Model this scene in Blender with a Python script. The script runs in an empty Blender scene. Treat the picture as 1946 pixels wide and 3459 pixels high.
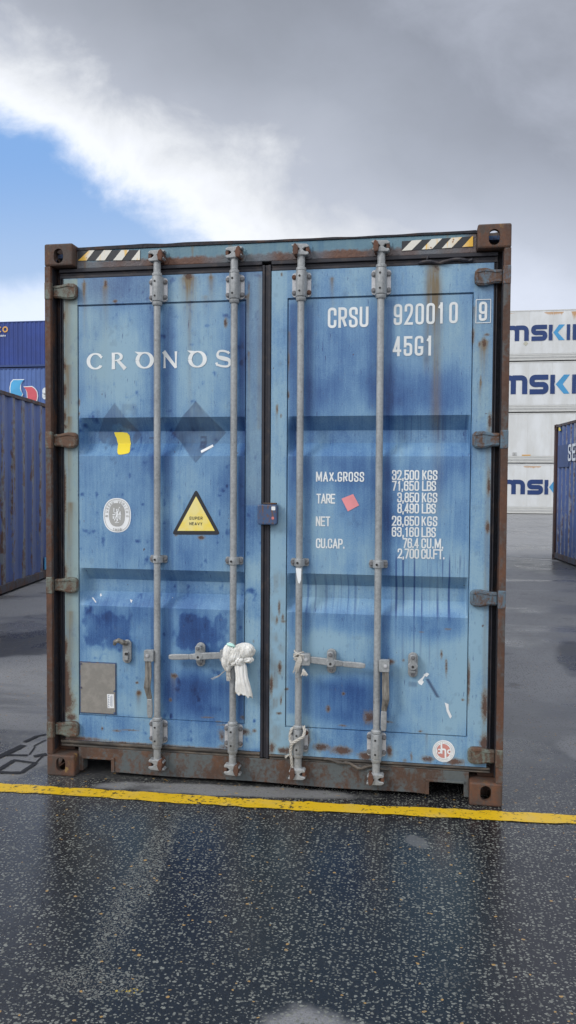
import bpy, bmesh, math, random
import numpy as np
from mathutils import Vector, Matrix
R = math.radians
sc = bpy.context.scene
COL = sc.collection
random.seed(7)

# ------------------------------------------------------------------ camera
cam = bpy.data.cameras.new('camera'); camo = bpy.data.objects.new('camera', cam); COL.objects.link(camo)
yaw, pitch, roll, FPX = 0.16521, -0.03755, 0.00612, 2685.0
f = Vector((-math.sin(yaw)*math.cos(pitch), math.cos(yaw)*math.cos(pitch), math.sin(pitch)))
r0 = Vector((math.cos(yaw), math.sin(yaw), 0)); u0 = r0.cross(f)
rr = math.cos(roll)*r0 + math.sin(roll)*u0; uu = -math.sin(roll)*r0 + math.cos(roll)*u0
m = Matrix((rr, uu, -f)).transposed().to_4x4(); m.translation = Vector((2.0152, -4.0501, 1.6241))
camo.matrix_world = m
cam.sensor_fit = 'VERTICAL'; cam.sensor_height = 36.0; cam.lens = 36.0*FPX/3459.0
cam.clip_start = 0.05; cam.clip_end = 3000
sc.camera = camo

# ------------------------------------------------------------------ light
SUN_DIR = Vector((-0.66, -0.60, 0.60)).normalized()     # towards the sun
sun = bpy.data.lights.new('sun', 'SUN'); sun.energy = 1.5; sun.angle = R(16); sun.color = (1.0, 0.965, 0.91)
suno = bpy.data.objects.new('sun', sun); COL.objects.link(suno)
suno.rotation_euler = (-SUN_DIR).to_track_quat('-Z', 'Y').to_euler()
sc.view_settings.view_transform = 'Standard'; sc.view_settings.look = 'None'
sc.view_settings.exposure = 0.0; sc.view_settings.gamma = 1.0; sc.view_settings.use_curve_mapping = False

# ------------------------------------------------------------------ node helper
class G:
    def __init__(s, tree): s.t = tree; s._pos = None
    def new(s, ty, **kw):
        n = s.t.nodes.new(ty)
        for k, v in kw.items(): setattr(n, k, v)
        return n
    def put(s, sock, v):
        if hasattr(v, 'is_output'): s.t.links.new(v, sock)
        elif isinstance(v, (tuple, list)):
            sock.default_value = tuple(v) + (1.0,) if len(v) == 3 and len(sock.default_value) == 4 else tuple(v)
        else: sock.default_value = v
    def pos(s):
        if s._pos is None: s._pos = s.new('ShaderNodeNewGeometry').outputs['Position']
        return s._pos
    def vec(s, sx=1, sy=1, sz=1, src=None, off=(0, 0, 0)):
        n = s.new('ShaderNodeMapping'); s.put(n.inputs['Vector'], src or s.pos())
        n.inputs['Scale'].default_value = (sx, sy, sz); n.inputs['Location'].default_value = off
        return n.outputs[0]
    def noise(s, scale, detail=4, rough=.55, vec=None, dist=0.0):
        n = s.new('ShaderNodeTexNoise'); s.put(n.inputs['Vector'], vec or s.pos())
        n.inputs['Scale'].default_value = scale; n.inputs['Detail'].default_value = detail
        n.inputs['Roughness'].default_value = rough; n.inputs['Distortion'].default_value = dist
        return n.outputs['Fac']
    def vor(s, scale, vec=None, feature='F1', rnd=1.0, dim='3D'):
        n = s.new('ShaderNodeTexVoronoi', feature=feature, voronoi_dimensions=dim); s.put(n.inputs['Vector'], vec or s.pos())
        n.inputs['Scale'].default_value = scale; n.inputs['Randomness'].default_value = rnd
        return n
    def math(s, op, a, b=0.0, c=None, clamp=False):
        n = s.new('ShaderNodeMath', operation=op, use_clamp=clamp)
        s.put(n.inputs[0], a); s.put(n.inputs[1], b)
        if c is not None: s.put(n.inputs[2], c)
        return n.outputs[0]
    def add(s, a, b): return s.math('ADD', a, b)
    def sub(s, a, b): return s.math('SUBTRACT', a, b)
    def mul(s, a, b): return s.math('MULTIPLY', a, b)
    def smooth(s, x, a, b, lo=0.0, hi=1.0):
        n = s.new('ShaderNodeMapRange', interpolation_type='SMOOTHSTEP'); s.put(n.inputs[0], x)
        for i, v in enumerate((a, b, lo, hi)): n.inputs[i+1].default_value = v
        return n.outputs[0]
    def mix(s, fac, a, b):
        n = s.new('ShaderNodeMix', data_type='RGBA'); s.put(n.inputs[0], fac); s.put(n.inputs[6], a); s.put(n.inputs[7], b)
        return n.outputs[2]
    def ramp(s, fac, stops, interp='LINEAR'):
        n = s.new('ShaderNodeValToRGB'); s.put(n.inputs[0], fac); cr = n.color_ramp; cr.interpolation = interp
        while len(cr.elements) < len(stops): cr.elements.new(0.5)
        for e, (p, c) in zip(cr.elements, stops):
            e.position = p; e.color = tuple(c) + (1.0,) if len(c) == 3 else c
        return n.outputs[0]
    def attr(s, name):
        n = s.new('ShaderNodeAttribute'); n.attribute_name = name; return n.outputs['Fac']
    def sep(s, v=None):
        n = s.new('ShaderNodeSeparateXYZ'); s.put(n.inputs[0], v or s.pos()); return n.outputs
    def comb(s, x, y, z):
        n = s.new('ShaderNodeCombineXYZ'); s.put(n.inputs[0], x); s.put(n.inputs[1], y); s.put(n.inputs[2], z); return n.outputs[0]
    def bump(s, h, strength=.3, dist=.01):
        n = s.new('ShaderNodeBump'); n.inputs['Strength'].default_value = strength
        n.inputs['Distance'].default_value = dist; s.put(n.inputs['Height'], h); return n.outputs[0]

def mat(name, rough=.6, metal=0.0, color=(.5, .5, .5)):
    ma = bpy.data.materials.new(name); ma.use_nodes = True
    g = G(ma.node_tree); b = ma.node_tree.nodes['Principled BSDF']
    b.inputs['Roughness'].default_value = rough; b.inputs['Metallic'].default_value = metal
    b.inputs['Base Color'].default_value = (*color, 1)
    g.b = b
    g.col = lambda s: g.put(b.inputs['Base Color'], s)
    g.rgh = lambda s: g.put(b.inputs['Roughness'], s)
    g.nrm = lambda s: g.put(b.inputs['Normal'], s)
    return ma, g

# ------------------------------------------------------------------ world: sky with a cloud bank
w = bpy.data.worlds.new('World'); sc.world = w; w.use_nodes = True
g = G(w.node_tree); bg = w.node_tree.nodes['Background']; bg.inputs['Strength'].default_value = 0.1
sky = g.new('ShaderNodeTexSky', sky_type='NISHITA', sun_disc=False)
sky.sun_elevation = math.asin(SUN_DIR.z); sky.sun_rotation = math.atan2(SUN_DIR.x, SUN_DIR.y)
sky.air_density = 1.0; sky.dust_density = 0.4; sky.ozone_density = 3.0
d = g.new('ShaderNodeTexCoord').outputs['Generated']
def dot(v):
    n = g.new('ShaderNodeVectorMath', operation='DOT_PRODUCT'); g.put(n.inputs[0], d); n.inputs[1].default_value = v; return n.outputs['Value']
ah = 0.165                                            # heading of the cloud bank's axis
fw = dot((-math.sin(ah), math.cos(ah), 0)); rt = dot((math.cos(ah), math.sin(ah), 0)); up = dot((0, 0, 1))
fc = g.math('MAXIMUM', fw, 0.12)
X = g.math('DIVIDE', rt, fc); Y = g.math('DIVIDE', up, fc)
cv = g.comb(X, Y, 0.0)
nb = g.noise(2.6, 5, .5, g.vec(1, 1.25, 1, cv, (3.1, 1.7, 0)))
nf = g.noise(6.0, 9, .62, g.vec(1, 1.2, 1, cv, (0.3, 5.2, 0)), .25)
nl = g.noise(1.5, 3, .45, g.vec(1, 1.1, 1, cv, (7.4, 2.2, 1)))
s_ = g.sub(Y, g.sub(0.345, g.mul(X, 0.60)))           # signed height above the bank's lower edge
s_ = g.add(s_, g.mul(g.sub(nb, .5), .24)); s_ = g.add(s_, g.mul(g.sub(nf, .5), .22))
cloud = g.ramp(g.math('MULTIPLY_ADD', s_, 1.0, .45, clamp=True), [
    (.00, (.80, .90, 1.1)), (.27, (.92, 1.0, 1.16)), (.37, (1.02, 1.05, 1.12)), (.43, (.84, .87, .92)), (.50, (.51, .55, .64)), (.59, (.385, .42, .495)), (.72, (.325, .355, .425)), (.88, (.385, .415, .49)), (1.0, (.46, .485, .58))])
lum = g.add(.60, g.mul(nl, .62)); lum = g.add(lum, g.mul(g.sub(nf, .42), .55))
lum = g.add(lum, g.mul(g.smooth(X, .0, .34), g.smooth(Y, .46, .24, 0, .55)))
vm = g.new('ShaderNodeVectorMath', operation='SCALE'); g.put(vm.inputs[0], cloud)
dk = g.smooth(s_, -.03, .08)
g.put(vm.inputs['Scale'], g.mul(10.0, g.add(g.sub(1.0, dk), g.mul(dk, lum))))
cloud = vm.outputs[0]
# gap of blue under the bank at the left, with low white cloud at the horizon
blue = g.smooth(s_, -.06, -.15)
blue = g.mul(blue, g.smooth(X, .20, .0))
blue = g.mul(blue, g.smooth(g.add(Y, g.mul(g.sub(nf, .5), .10)), .205, .265))
bluec = g.ramp(g.smooth(Y, .2, .42), [(0, (5.2, 6.8, 9.4)), (1, (2.7, 4.9, 9.0))])
skym = g.mix(.85, sky.outputs[0], bluec)
front = g.mix(blue, cloud, skym)
# behind the camera: unseen bright cloud, added to light the door front
nk = g.noise(3.0, 4, .5, d)
back = g.ramp(nk, [(0, (10.5, 11.0, 11.8)), (1, (15.5, 15.8, 16.2))])
zen = g.ramp(nk, [(0, (5.5, 6.0, 6.8)), (1, (9, 9.3, 9.9))])
vb = g.new('ShaderNodeVectorMath', operation='SCALE'); g.put(vb.inputs[0], back); g.put(vb.inputs['Scale'], g.smooth(up, .02, .30, .28, 1.12))
rest = g.mix(g.smooth(fw, .1, -.35), zen, vb.outputs[0])
skyc = g.mix(g.smooth(fw, .12, .45), rest, front)
g.put(bg.inputs['Color'], skyc)

# ------------------------------------------------------------------ mesh helpers
class MB:
    """collects simple solids into one mesh"""
    def __init__(s): s.v = []; s.f = []
    def raw(s, vs, fs):
        o = len(s.v); s.v += [tuple(p) for p in vs]; s.f += [tuple(i+o for i in q) for q in fs]; return s
    def box(s, x0, x1, y0, y1, z0, z1):
        return s.raw([(x, y, z) for z in (z0, z1) for y in (y0, y1) for x in (x0, x1)],
                     [(0, 2, 3, 1), (4, 5, 7, 6), (0, 1, 5, 4), (2, 6, 7, 3), (0, 4, 6, 2), (1, 3, 7, 5)])
    def prism(s, poly, a0, a1, ax='y'):
        """poly in the plane across axis ax: y->(x,z)  z->(x,y)  x->(y,z)"""
        P = {'y': lambda p, a: (p[0], a, p[1]), 'z': lambda p, a: (p[0], p[1], a), 'x': lambda p, a: (a, p[0], p[1])}[ax]
        n = len(poly)
        return s.raw([P(p, a0) for p in poly]+[P(p, a1) for p in poly],
                     [tuple(range(n)), tuple(range(2*n-1, n-1, -1))]+[(i, i+n, (i+1) % n+n, (i+1) % n) for i in range(n)])
    def cyl(s, c, r, a0, a1, ax='z', n=16, r1=None, a=0):
        r1 = r if r1 is None else r1
        vs = []
        for q, rad in ((a0, r), (a1, r1)):
            for i in range(n):
                t = 2*math.pi*i/n+a; p, q2 = rad*math.cos(t), rad*math.sin(t)
                vs.append({'z': (c[0]+p, c[1]+q2, q), 'y': (c[0]+p, q, c[1]+q2), 'x': (q, c[0]+p, c[1]+q2)}[ax])
        return s.raw(vs, [tuple(range(n-1, -1, -1)), tuple(range(n, 2*n))]+[(i, (i+1) % n, (i+1) % n+n, i+n) for i in range(n)])
    def lathe(s, c, prof, n=18):
        """vertical solid of revolution, prof [(r,z)]"""
        vs = [(c[0]+r*math.cos(2*math.pi*i/n), c[1]+r*math.sin(2*math.pi*i/n), z) for r, z in prof for i in range(n)]
        fs = [(k*n+i, k*n+(i+1) % n, (k+1)*n+(i+1) % n, (k+1)*n+i) for k in range(len(prof)-1) for i in range(n)]
        fs += [tuple(range(n-1, -1, -1)), tuple(range((len(prof)-1)*n, len(prof)*n))]
        return s.raw(vs, fs)
    def tube(s, pts, r, n=8):
        pts = [Vector(p) for p in pts]; vs = []; fs = []
        rad = r if isinstance(r, (list, tuple)) else [r]*len(pts)
        prev = None
        for k, p in enumerate(pts):
            t = (pts[min(k+1, len(pts)-1)]-pts[max(k-1, 0)]).normalized()
            if prev is None: a = t.orthogonal().normalized()
            else: a = (prev-t*prev.dot(t)).normalized()
            prev = a; b = t.cross(a)
            vs += [p+rad[k]*(a*math.cos(2*math.pi*i/n)+b*math.sin(2*math.pi*i/n)) for i in range(n)]
        for k in range(len(pts)-1):
            fs += [(k*n+i, k*n+(i+1) % n, (k+1)*n+(i+1) % n, (k+1)*n+i) for i in range(n)]
        fs += [tuple(range(n-1, -1, -1)), tuple(range((len(pts)-1)*n, len(pts)*n))]
        return s.raw(vs, fs)
    def build(s, name, m, parent=None, bevel=0, smooth=False, seg=2, label=None, mats=None):
        me = bpy.data.meshes.new(name); me.from_pydata(s.v, [], s.f)
        bm = bmesh.new(); bm.from_mesh(me); bmesh.ops.recalc_face_normals(bm, faces=bm.faces); bm.to_mesh(me); bm.free()
        return link(name, me, m, parent, bevel, smooth, seg, label)

def link(name, me, m, parent=None, bevel=0, smooth=False, seg=2, label=None):
    if m: me.materials.append(m)
    o = bpy.data.objects.new(name, me); COL.objects.link(o)
    if parent: o.parent = parent
    if smooth:
        me.shade_smooth() if hasattr(me, 'shade_smooth') else None
        es = me.edges
        bm = bmesh.new(); bm.from_mesh(me)
        for e in bm.edges:
            if len(e.link_faces) == 2 and e.calc_face_angle(0) > R(40): e.smooth = False
        bm.to_mesh(me); bm.free()
    if bevel:
        b = o.modifiers.new('bevel', 'BEVEL'); b.width = bevel; b.segments = seg; b.limit_method = 'ANGLE'; b.angle_limit = R(35)
    if label: o['label'] = label
    return o

def tag(o, label, cat=None, group=None, kind=None):
    if label: o['label'] = label
    if cat: o['category'] = cat
    if group: o['group'] = group
    if kind: o['kind'] = kind
    return o
def thing(name, loc, rz, label, cat, group=None):
    o = bpy.data.objects.new(name, None); COL.objects.link(o); o.location = loc; o.rotation_euler = (0, 0, rz)
    o.empty_display_size = .2
    return tag(o, label, cat, group)
def copy_tree(o, loc, parent=None):
    c = o.copy(); COL.objects.link(c)
    if parent: c.parent = parent
    else: c.location = loc
    for ch in list(o.children): copy_tree(ch, None, c)
    return c

# ---- value noise for wear masks
def _h(ix, iz, seed):
    n = (ix*374761393 + iz*668265263 + seed*974634777) & 0xffffffff
    n = ((n ^ (n >> 13))*1274126177) & 0xffffffff
    return ((n ^ (n >> 16)) & 0xffff)/65535.0
def vn(x, z, seed=0):
    x = np.asarray(x, float); z = np.asarray(z, float)
    ix = np.floor(x).astype(np.int64); iz = np.floor(z).astype(np.int64); fx = x-ix; fz = z-iz
    fx = fx*fx*(3-2*fx); fz = fz*fz*(3-2*fz)
    a = _h(ix, iz, seed); b = _h(ix+1, iz, seed); c = _h(ix, iz+1, seed); e = _h(ix+1, iz+1, seed)
    return (a*(1-fx)+b*fx)*(1-fz)+(c*(1-fx)+e*fx)*fz
def fbm(x, z, seed=0, o=4):
    t = 0; a = .5
    for k in range(o): t = t+a*vn(x*2**k, z*2**k, seed+k*17); a *= .5
    return t/(1-.5**o)
def ss(x, a, b):
    t = np.clip((x-a)/(b-a), 0, 1); return t*t*(3-2*t)
def sb(X, Z, x0, x1, z0, z1, s=.02):
    return ss(X, x0-s, x0+s)*ss(-X, -x1-s, -x1+s)*ss(Z, z0-s, z0+s)*ss(-Z, -z1-s, -z1+s)
def gs(X, Z, x, z, rx, rz): return np.exp(-((X-x)/rx)**2-((Z-z)/rz)**2)
def run(X, Z, x, z, wd, ln):
    """a stain running down from (x,z)"""
    return np.exp(-((X-x-.006*(vn(Z*14, X*0+x*9, 3)-.5))/wd)**2)*np.where(Z <= z, np.exp(-(z-Z)/ln), np.exp(-((Z-z)/.008)**2))

# ------------------------------------------------------------------ stroke lettering
GL = {
 'C': [[(1,.70,1),(1,1),(0,1),(0,0),(1,0),(1,.30,1)]], 'U': [[(0,1),(0,0),(1,0),(1,1)]],
 'R': [[(0,0),(0,1)], [(0,1),(1,1),(1,.47),(0,.47)], [(.5,.47),(1,0)]], 'P': [[(0,0),(0,1)], [(0,1),(1,1),(1,.45),(0,.45)]],
 'S': [[(1,.72,1),(1,1),(0,1),(0,.56),(1,.44),(1,0),(0,0),(0,.28,1)]],
 '0': [[(0,0),(0,1),(1,1),(1,0),'c']], 'O': [[(0,0),(0,1),(1,1),(1,0),'c']],
 '1': [[(.62,1),(.62,0)], [(.08,.76),(.50,.93)]], '2': [[(0,.72,1),(0,1),(1,1),(1,.58),(0,0,1),(1,0)]],
 '3': [[(0,.75,1),(0,1),(1,1),(1,.53),(.4,.53,1)], [(.4,.53),(1,.53),(1,0),(0,0),(0,.25,1)]],
 '4': [[(.74,0),(.74,1)], [(.66,1),(.04,.26)], [(0,.24),(1,.24)]], '5': [[(1,1),(.02,1,1),(.02,.50)], [(.02,.61,1),(1,.61),(1,0),(0,0),(0,.25,1)]],
 '6': [[(0,.58,1),(1,.58),(1,0),(0,0),'c'], [(0,.3,1),(0,1),(1,1),(1,.76,1)]],
 '7': [[(0,1),(1,1,1),(.35,0)]], '8': [[(.04,.53),(.04,1),(.96,1),(.96,.53),'c'], [(0,0),(0,.53),(1,.53),(1,0),'c']],
 '9': [[(0,.42),(0,1),(1,1),(1,.42),'c'], [(1,.7,1),(1,0),(0,0),(0,.24,1)]],
 'G': [[(1,.74,1),(1,1),(0,1),(0,0),(1,0),(1,.40,1),(.58,.40,1)]], 'M': [[(0,0),(0,1)], [(1,0),(1,1)], [(.04,1),(.5,.12)], [(.96,1),(.5,.12)]],
 'A': [[(0,0),(.5,1)], [(1,0),(.5,1)], [(.22,.28),(.78,.28)]], 'X': [[(0,0),(1,1)], [(0,1),(1,0)]],
 'T': [[(0,1),(1,1)], [(.5,1),(.5,0)]], 'E': [[(1,1),(0,1,1),(0,0,1),(1,0)], [(0,.52),(.85,.52)]],
 'N': [[(0,0),(0,1)], [(1,0),(1,1)], [(.04,1),(.96,0)]], 'K': [[(0,0),(0,1)], [(1,1),(.1,.42)], [(.35,.6),(1,0)]],
 'L': [[(0,1),(0,0,1),(1,0)]], 'B': [[(0,0),(0,1)], [(0,1),(.93,1),(.93,.53),(0,.53)], [(0,.53),(1,.53),(1,0),(0,0)]],
 'F': [[(1,1),(0,1,1),(0,0)], [(0,.52),(.85,.52)]], 'I': [[(.5,0),(.5,1)]], 'H': [[(0,0),(0,1)], [(1,0),(1,1)], [(0,.5),(1,.5)]],
 'Y': [[(0,1),(.5,.48,1),(1,1)], [(.5,.48),(.5,0)]], 'V': [[(0,1),(.5,0)], [(1,1),(.5,0)]],
 '.': [[(.3,0),(.3,.07)]], ',': [[(.4,.07),(.2,-.13)]],
 'c': [[(1,.5,1),(1,.7),(0,.7),(0,0),(1,0),(1,.2,1)]], 'o': [[(0,0),(0,.7),(1,.7),(1,0),'c']],
 'm': [[(0,0),(0,.7,1),(.5,.7),(.5,0)], [(.5,.6,1),(.5,.7),(1,.7),(1,0)]], 'p': [[(0,-.25),(0,.7)], [(0,.7),(1,.7),(1,0),(0,0)]],
 'a': [[(0,.7),(1,.7),(1,0)], [(1,0),(0,0),(0,.4),(1,.4)]], 'n': [[(0,0),(0,.7,1),(1,.7),(1,0)]], 'y': [[(0,.7),(.5,.05,1)], [(1,.7),(.3,-.25)]],
 'e': [[(0,.36),(1,.36,1),(1,.7),(0,.7),(0,0),(1,0),(1,.12,1)]], 's': [[(1,.55,1),(1,.7),(0,.7),(0,.4),(1,.3),(1,0),(0,0),(0,.15,1)]],
 'x': [[(0,0),(1,.7)], [(0,.7),(1,0)]], 'h': [[(0,0),(0,1)], [(0,.7,1),(1,.7),(1,0)]], 'l': [[(.5,0),(.5,1)]],
}
def rounded(pts, rad, closed, k=6):
    out = []; n = len(pts)
    for i, p in enumerate(pts):
        sharp = len(p) > 2 or (not closed and i in (0, n-1))
        P = Vector(p[:2])
        if sharp: out.append(P); continue
        A = Vector(pts[i-1][:2]); B = Vector(pts[(i+1) % n][:2])
        la, lb = (A-P).length, (B-P).length
        q = min(rad, la*.5, lb*.5)
        a = P+(A-P)*q/la; b = P+(B-P)*q/lb
        for j in range(k+1):
            t = j/k; out.append((1-t)**2*a+2*t*(1-t)*P+t*t*b)
    return out
def stroke(pts, th, closed=False):
    """ribbon along 2D points -> verts, quads;  th a width or list of widths"""
    q = [pts[0]]
    for p in pts[1:]:
        if (p-q[-1]).length > 1e-6: q.append(p)
    if closed and (q[0]-q[-1]).length < 1e-6: q.pop()
    n = len(q); vs = []
    for i, p in enumerate(q):
        a = q[i-1] if (closed or i) else None; b = q[(i+1) % n] if (closed or i < n-1) else None
        d0 = (p-a).normalized() if a is not None else (b-p).normalized()
        d1 = (b-p).normalized() if b is not None else d0
        t = d0+d1
        t = t.normalized() if t.length > 1e-6 else d0
        nn = Vector((-t.y, t.x)); c = max(.55, nn.dot(Vector((-d0.y, d0.x))))
        wd = (th[i] if isinstance(th, list) else th)/2/c
        vs += [p+nn*wd, p-nn*wd]
    fs = [(2*i, 2*i+1, 2*((i+1) % n)+1, 2*((i+1) % n)) for i in range(n if closed else n-1)]
    return vs, fs
class Flat:
    """flat marks; to3(x,z,lift) maps the drawing plane to the surface"""
    def __init__(s, to3, step=.00025): s.mb = MB(); s.to3 = to3; s.k = 0; s.step = step
    def add(s, vs, fs):
        s.mb.raw([s.to3(p[0], p[1], s.k*s.step) for p in vs], fs); s.k = (s.k+1) % 6
    def glyph(s, ch, x, z, wd, h, th, rot=0, rad=.46):
        for path in GL[ch]:
            cl = path[-1] == 'c'; pp = path[:-1] if cl else path
            W_, H_ = wd-th, h-th
            P = [((p[0]*W_+th/2), (p[1]*H_+th/2))+tuple(p[2:]) for p in pp]
            pts = rounded(P, rad*wd, cl)
            if not cl:                                  # square ends reach the full cap height
                for e, o in ((0, 1), (-1, -2)):
                    dd = (pts[e]-pts[o]); dd.normalize()
                    if abs(dd.x) > .95 or abs(dd.y) > .95: pts[e] = pts[e]+dd*th*.5
            if rot:
                M = Matrix.Rotation(rot, 2); cx = Vector((wd/2, 0)); pts = [M @ (p-cx) for p in pts]
            v, fq = stroke([p+Vector((x, z)) for p in pts], th, cl); s.add(v, fq)
    def text(s, t, x, z, h, cw, th, gap, widths=None):
        for ch in t:
            wd = cw*{'M': 1.35, 'm': 1.5, 'I': .3, '.': .38, ',': .38, ' ': .5, '1': .8, 'A': 1.12, 'X': 1.1, 'l': .3, 'V': 1.1, 'Y': 1.05}.get(ch, 1.0)
            if ch != ' ': s.glyph(ch, x, z, wd, h, th)
            x += wd+gap
        return x
    def textw(s, t, x0, x1, z, h, cw, th, right=False):
        """fit text between x0 and x1"""
        K_ = {'M': 1.35, 'm': 1.5, 'I': .3, '.': .38, ',': .38, ' ': .5, '1': .8, 'A': 1.12, 'X': 1.1, 'l': .3, 'V': 1.1, 'Y': 1.05}
        tot = sum(cw*K_.get(c, 1) for c in t); gap = (x1-x0-tot)/max(1, len(t)-1)
        s.text(t, x0, z, h, cw, th, gap)
    def poly(s, pts): s.add([Vector(p) for p in pts], [tuple(range(len(pts)))])
    def ell(s, cx, cz, rx, rz, n=40, p=2.0):
        s.poly([(cx+rx*math.copysign(abs(math.cos(a))**(2/p), math.cos(a)), cz+rz*math.copysign(abs(math.sin(a))**(2/p), math.sin(a))) for a in [2*math.pi*i/n for i in range(n)]])
    def ring(s, cx, cz, rx, rz, th, a0=0, a1=360, n=40, p=2.0):
        full = a1-a0 >= 360
        pts = [Vector((cx+rx*math.copysign(abs(math.cos(a))**(2/p), math.cos(a)), cz+rz*math.copysign(abs(math.sin(a))**(2/p), math.sin(a)))) for a in [R(a0+(a1-a0)*i/n) for i in range(n if full else n+1)]]
        v, q = stroke(pts, th, full); s.add(v, q)
    def line(s, pts, th):
        v, q = stroke([Vector(p) for p in pts], th); s.add(v, q)
    def build(s, name, m, parent, label=None): return s.mb.build(name, m, parent, label=label)
def on_y(y): return lambda x, z, k: (x, y-k, z)

# ------------------------------------------------------------------ materials
RUST = [(0, (.022, .010, .007)), (.4, (.075, .028, .014)), (.7, (.15, .058, .022)), (1, (.23, .095, .035))]
def rust_color(g, sc_=1.0):
    n = g.noise(38*sc_, 6, .65); n2 = g.noise(6*sc_, 4, .6, g.vec(1, 1, .35))
    return g.ramp(g.add(g.mul(n, .75), g.sub(g.mul(n2, .6), .2)), RUST)

# door paint: sun-bleached blue with painted bar shade, rust, runs and scratches laid out by mesh attributes
M_door, g = mat('door_paint', .5)
nbig = g.noise(3.2, 6, .6, g.vec(1, 1, .6)); nstr = g.noise(1, 5, .62, g.vec(75, 0, 2.6)); nfin = g.noise(170, 3, .6)
nmid = g.noise(14, 6, .65, g.vec(1, 1, .55), .4)
fade_shade = g.add(g.attr('fade_shade'), g.mul(g.sub(nbig, .5), .55))
fade_shade = g.add(fade_shade, g.mul(g.sub(nstr, .5), .42)); fade_shade = g.add(fade_shade, g.mul(g.sub(nfin, .5), .50)); fade_shade = g.add(fade_shade, g.mul(g.sub(nmid, .5), .30))
c = g.ramp(fade_shade, [(0, (.007, .027, .11)), (.25, (.022, .074, .225)), (.5, (.062, .155, .330)), (.75, (.132, .262, .430)), (1, (.225, .365, .475))])
gr = g.mul(g.attr('chalk'), g.add(.55, g.mul(nmid, .8)))
c = g.mix(g.math('MINIMUM', gr, 1.0), c, (.235, .285, .235))
scr = g.smooth(g.noise(1, 3, .7, g.vec(120, 0, 14)), .63, .70)
c = g.mix(g.mul(scr, .85), c, (.02, .05, .17))
scr2 = g.smooth(g.noise(1, 2, .6, g.vec(60, 0, 22, off=(3, 1, 5))), .765, .82)
c = g.mix(g.mul(scr2, .6), c, (.03, .07, .2))
drip = g.mul(g.attr('drip'), g.smooth(g.noise(1, 2, .5, g.vec(52, 0, .9)), .52, .64))
c = g.mix(g.mul(drip, .85), c, (.016, .055, .19))
st = g.math('MULTIPLY', g.attr('stain'), g.math('MAXIMUM', g.add(-.15, g.mul(nstr, 2.0)), .1), clamp=True)
c = g.mix(g.math('MINIMUM', st, .92), c, g.mix(nmid, (.085, .055, .022), (.20, .135, .05)))
sm = g.mul(g.attr('smudge'), g.add(.65, g.mul(nfin, .5)))
c = g.mix(sm, c, (.020, .030, .085))
spk = g.mul(g.attr('smudge'), g.smooth(g.noise(95, 2, .5), .66, .72)); c = g.mix(g.mul(spk, .5), c, (.13, .2, .36))
rn = g.add(g.mul(g.sub(g.noise(26, 7, .75, g.vec(1, 1, .7)), .5), 1.5), g.mul(g.sub(g.noise(130, 4, .75), .5), .9))
rs = g.smooth(g.add(g.mul(g.attr('rust'), .95), rn), .42, .80)
halo = g.mul(g.smooth(g.add(g.attr('rust'), g.mul(rn, .8)), .12, .5), .55); c = g.mix(halo, c, (.17, .13, .075))
pits = g.smooth(g.noise(1, 2, .5, g.vec(34, 34, 26, off=(9, 2, 4))), .755, .775)
rs = g.math('MAXIMUM', rs, g.mul(pits, .8))
c = g.mix(g.mul(rs, .92), c, g.mix(.5, rust_color(g, 1.6), (.062, .040, .034)))
g.col(c); g.rgh(g.add(g.smooth(nbig, .3, .7, .38, .52), g.mul(rs, .3)))
g.nrm(g.bump(g.add(g.mul(g.noise(5, 3), .8), g.add(g.mul(rs, .06), g.mul(nfin, .03))), .25, .012))

def steel(name, base, remnant, amount, scale=1.0, rough=.75, streak=True):
    """painted steel gone to rust: base rust colours with remnants of paint"""
    ma, g = mat(name, rough)
    n = g.noise(9*scale, 7, .68, g.vec(1, 1, .5 if streak else 1), .3)
    n2 = g.noise(60*scale, 5, .65)
    k = g.smooth(g.add(n, g.mul(g.sub(n2, .5), .35)), amount-.09, amount+.09)
    rc = g.mix(.45, rust_color(g, scale), base)
    nd = g.noise(3.5*scale, 5, .6); dark = g.smooth(nd, .62, .42)
    rc = g.mix(g.mul(dark, .5), rc, (.035, .026, .024))
    g.col(g.mix(k, remnant, rc)); g.rgh(g.smooth(n2, .3, .7, rough-.12, min(1, rough+.12)))
    g.nrm(g.bump(g.add(n2, g.mul(n, 1.2)), .35, .004))
    return ma, g
M_frame, _ = steel('rusty_frame', (.105, .055, .036), (.075, .078, .08), .42)
M_cast, g = steel('rusty_casting', (.14, .068, .042), (.062, .045, .038), .50, 1.6)
M_recess, _ = steel('recess_shade_paint', (.022, .013, .011), (.009, .010, .017), .56)  # near-black tone: deep shade of the post recess put into the colour
g.col(g.mix(g.mul(g.smooth(g.noise(14, 6, .72, g.vec(1, 1, .5)), .60, .68), .6), g.b.inputs['Base Color'].links[0].from_socket, (.30, .19, .055)))
M_keep, _ = steel('rusty_keeper', (.17, .07, .04), (.08, .04, .028), .45, 2.0)
M_hinge, _ = steel('hinge_paint', (.15, .085, .05), (.125, .145, .125), .47, 1.5, .65)
M_hingeb, _ = steel('hinge_paint_blue', (.15, .085, .05), (.085, .135, .18), .51, 1.5, .65)
M_sill, _ = steel('sill_steel', (.105, .070, .050), (.082, .095, .100), .50)
M_side, _ = steel('side_paint', (.1, .06, .04), (.04, .09, .2), .6)
M_plate0, g = mat('data_plate', .55); n = g.noise(24, 6, .7); n2 = g.noise(1, 3, .5, g.vec(200, 200, 40))
c = g.mix(g.smooth(n, .4, .7), (.20, .19, .175), (.255, .24, .22)); c = g.mix(g.mul(g.smooth(n2, .6, .75), .35), c, (.36, .35, .33))
c = g.mix(g.mul(g.smooth(g.noise(7, 5, .7), .62, .72), .35), c, (.10, .10, .11)); g.col(c)

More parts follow.
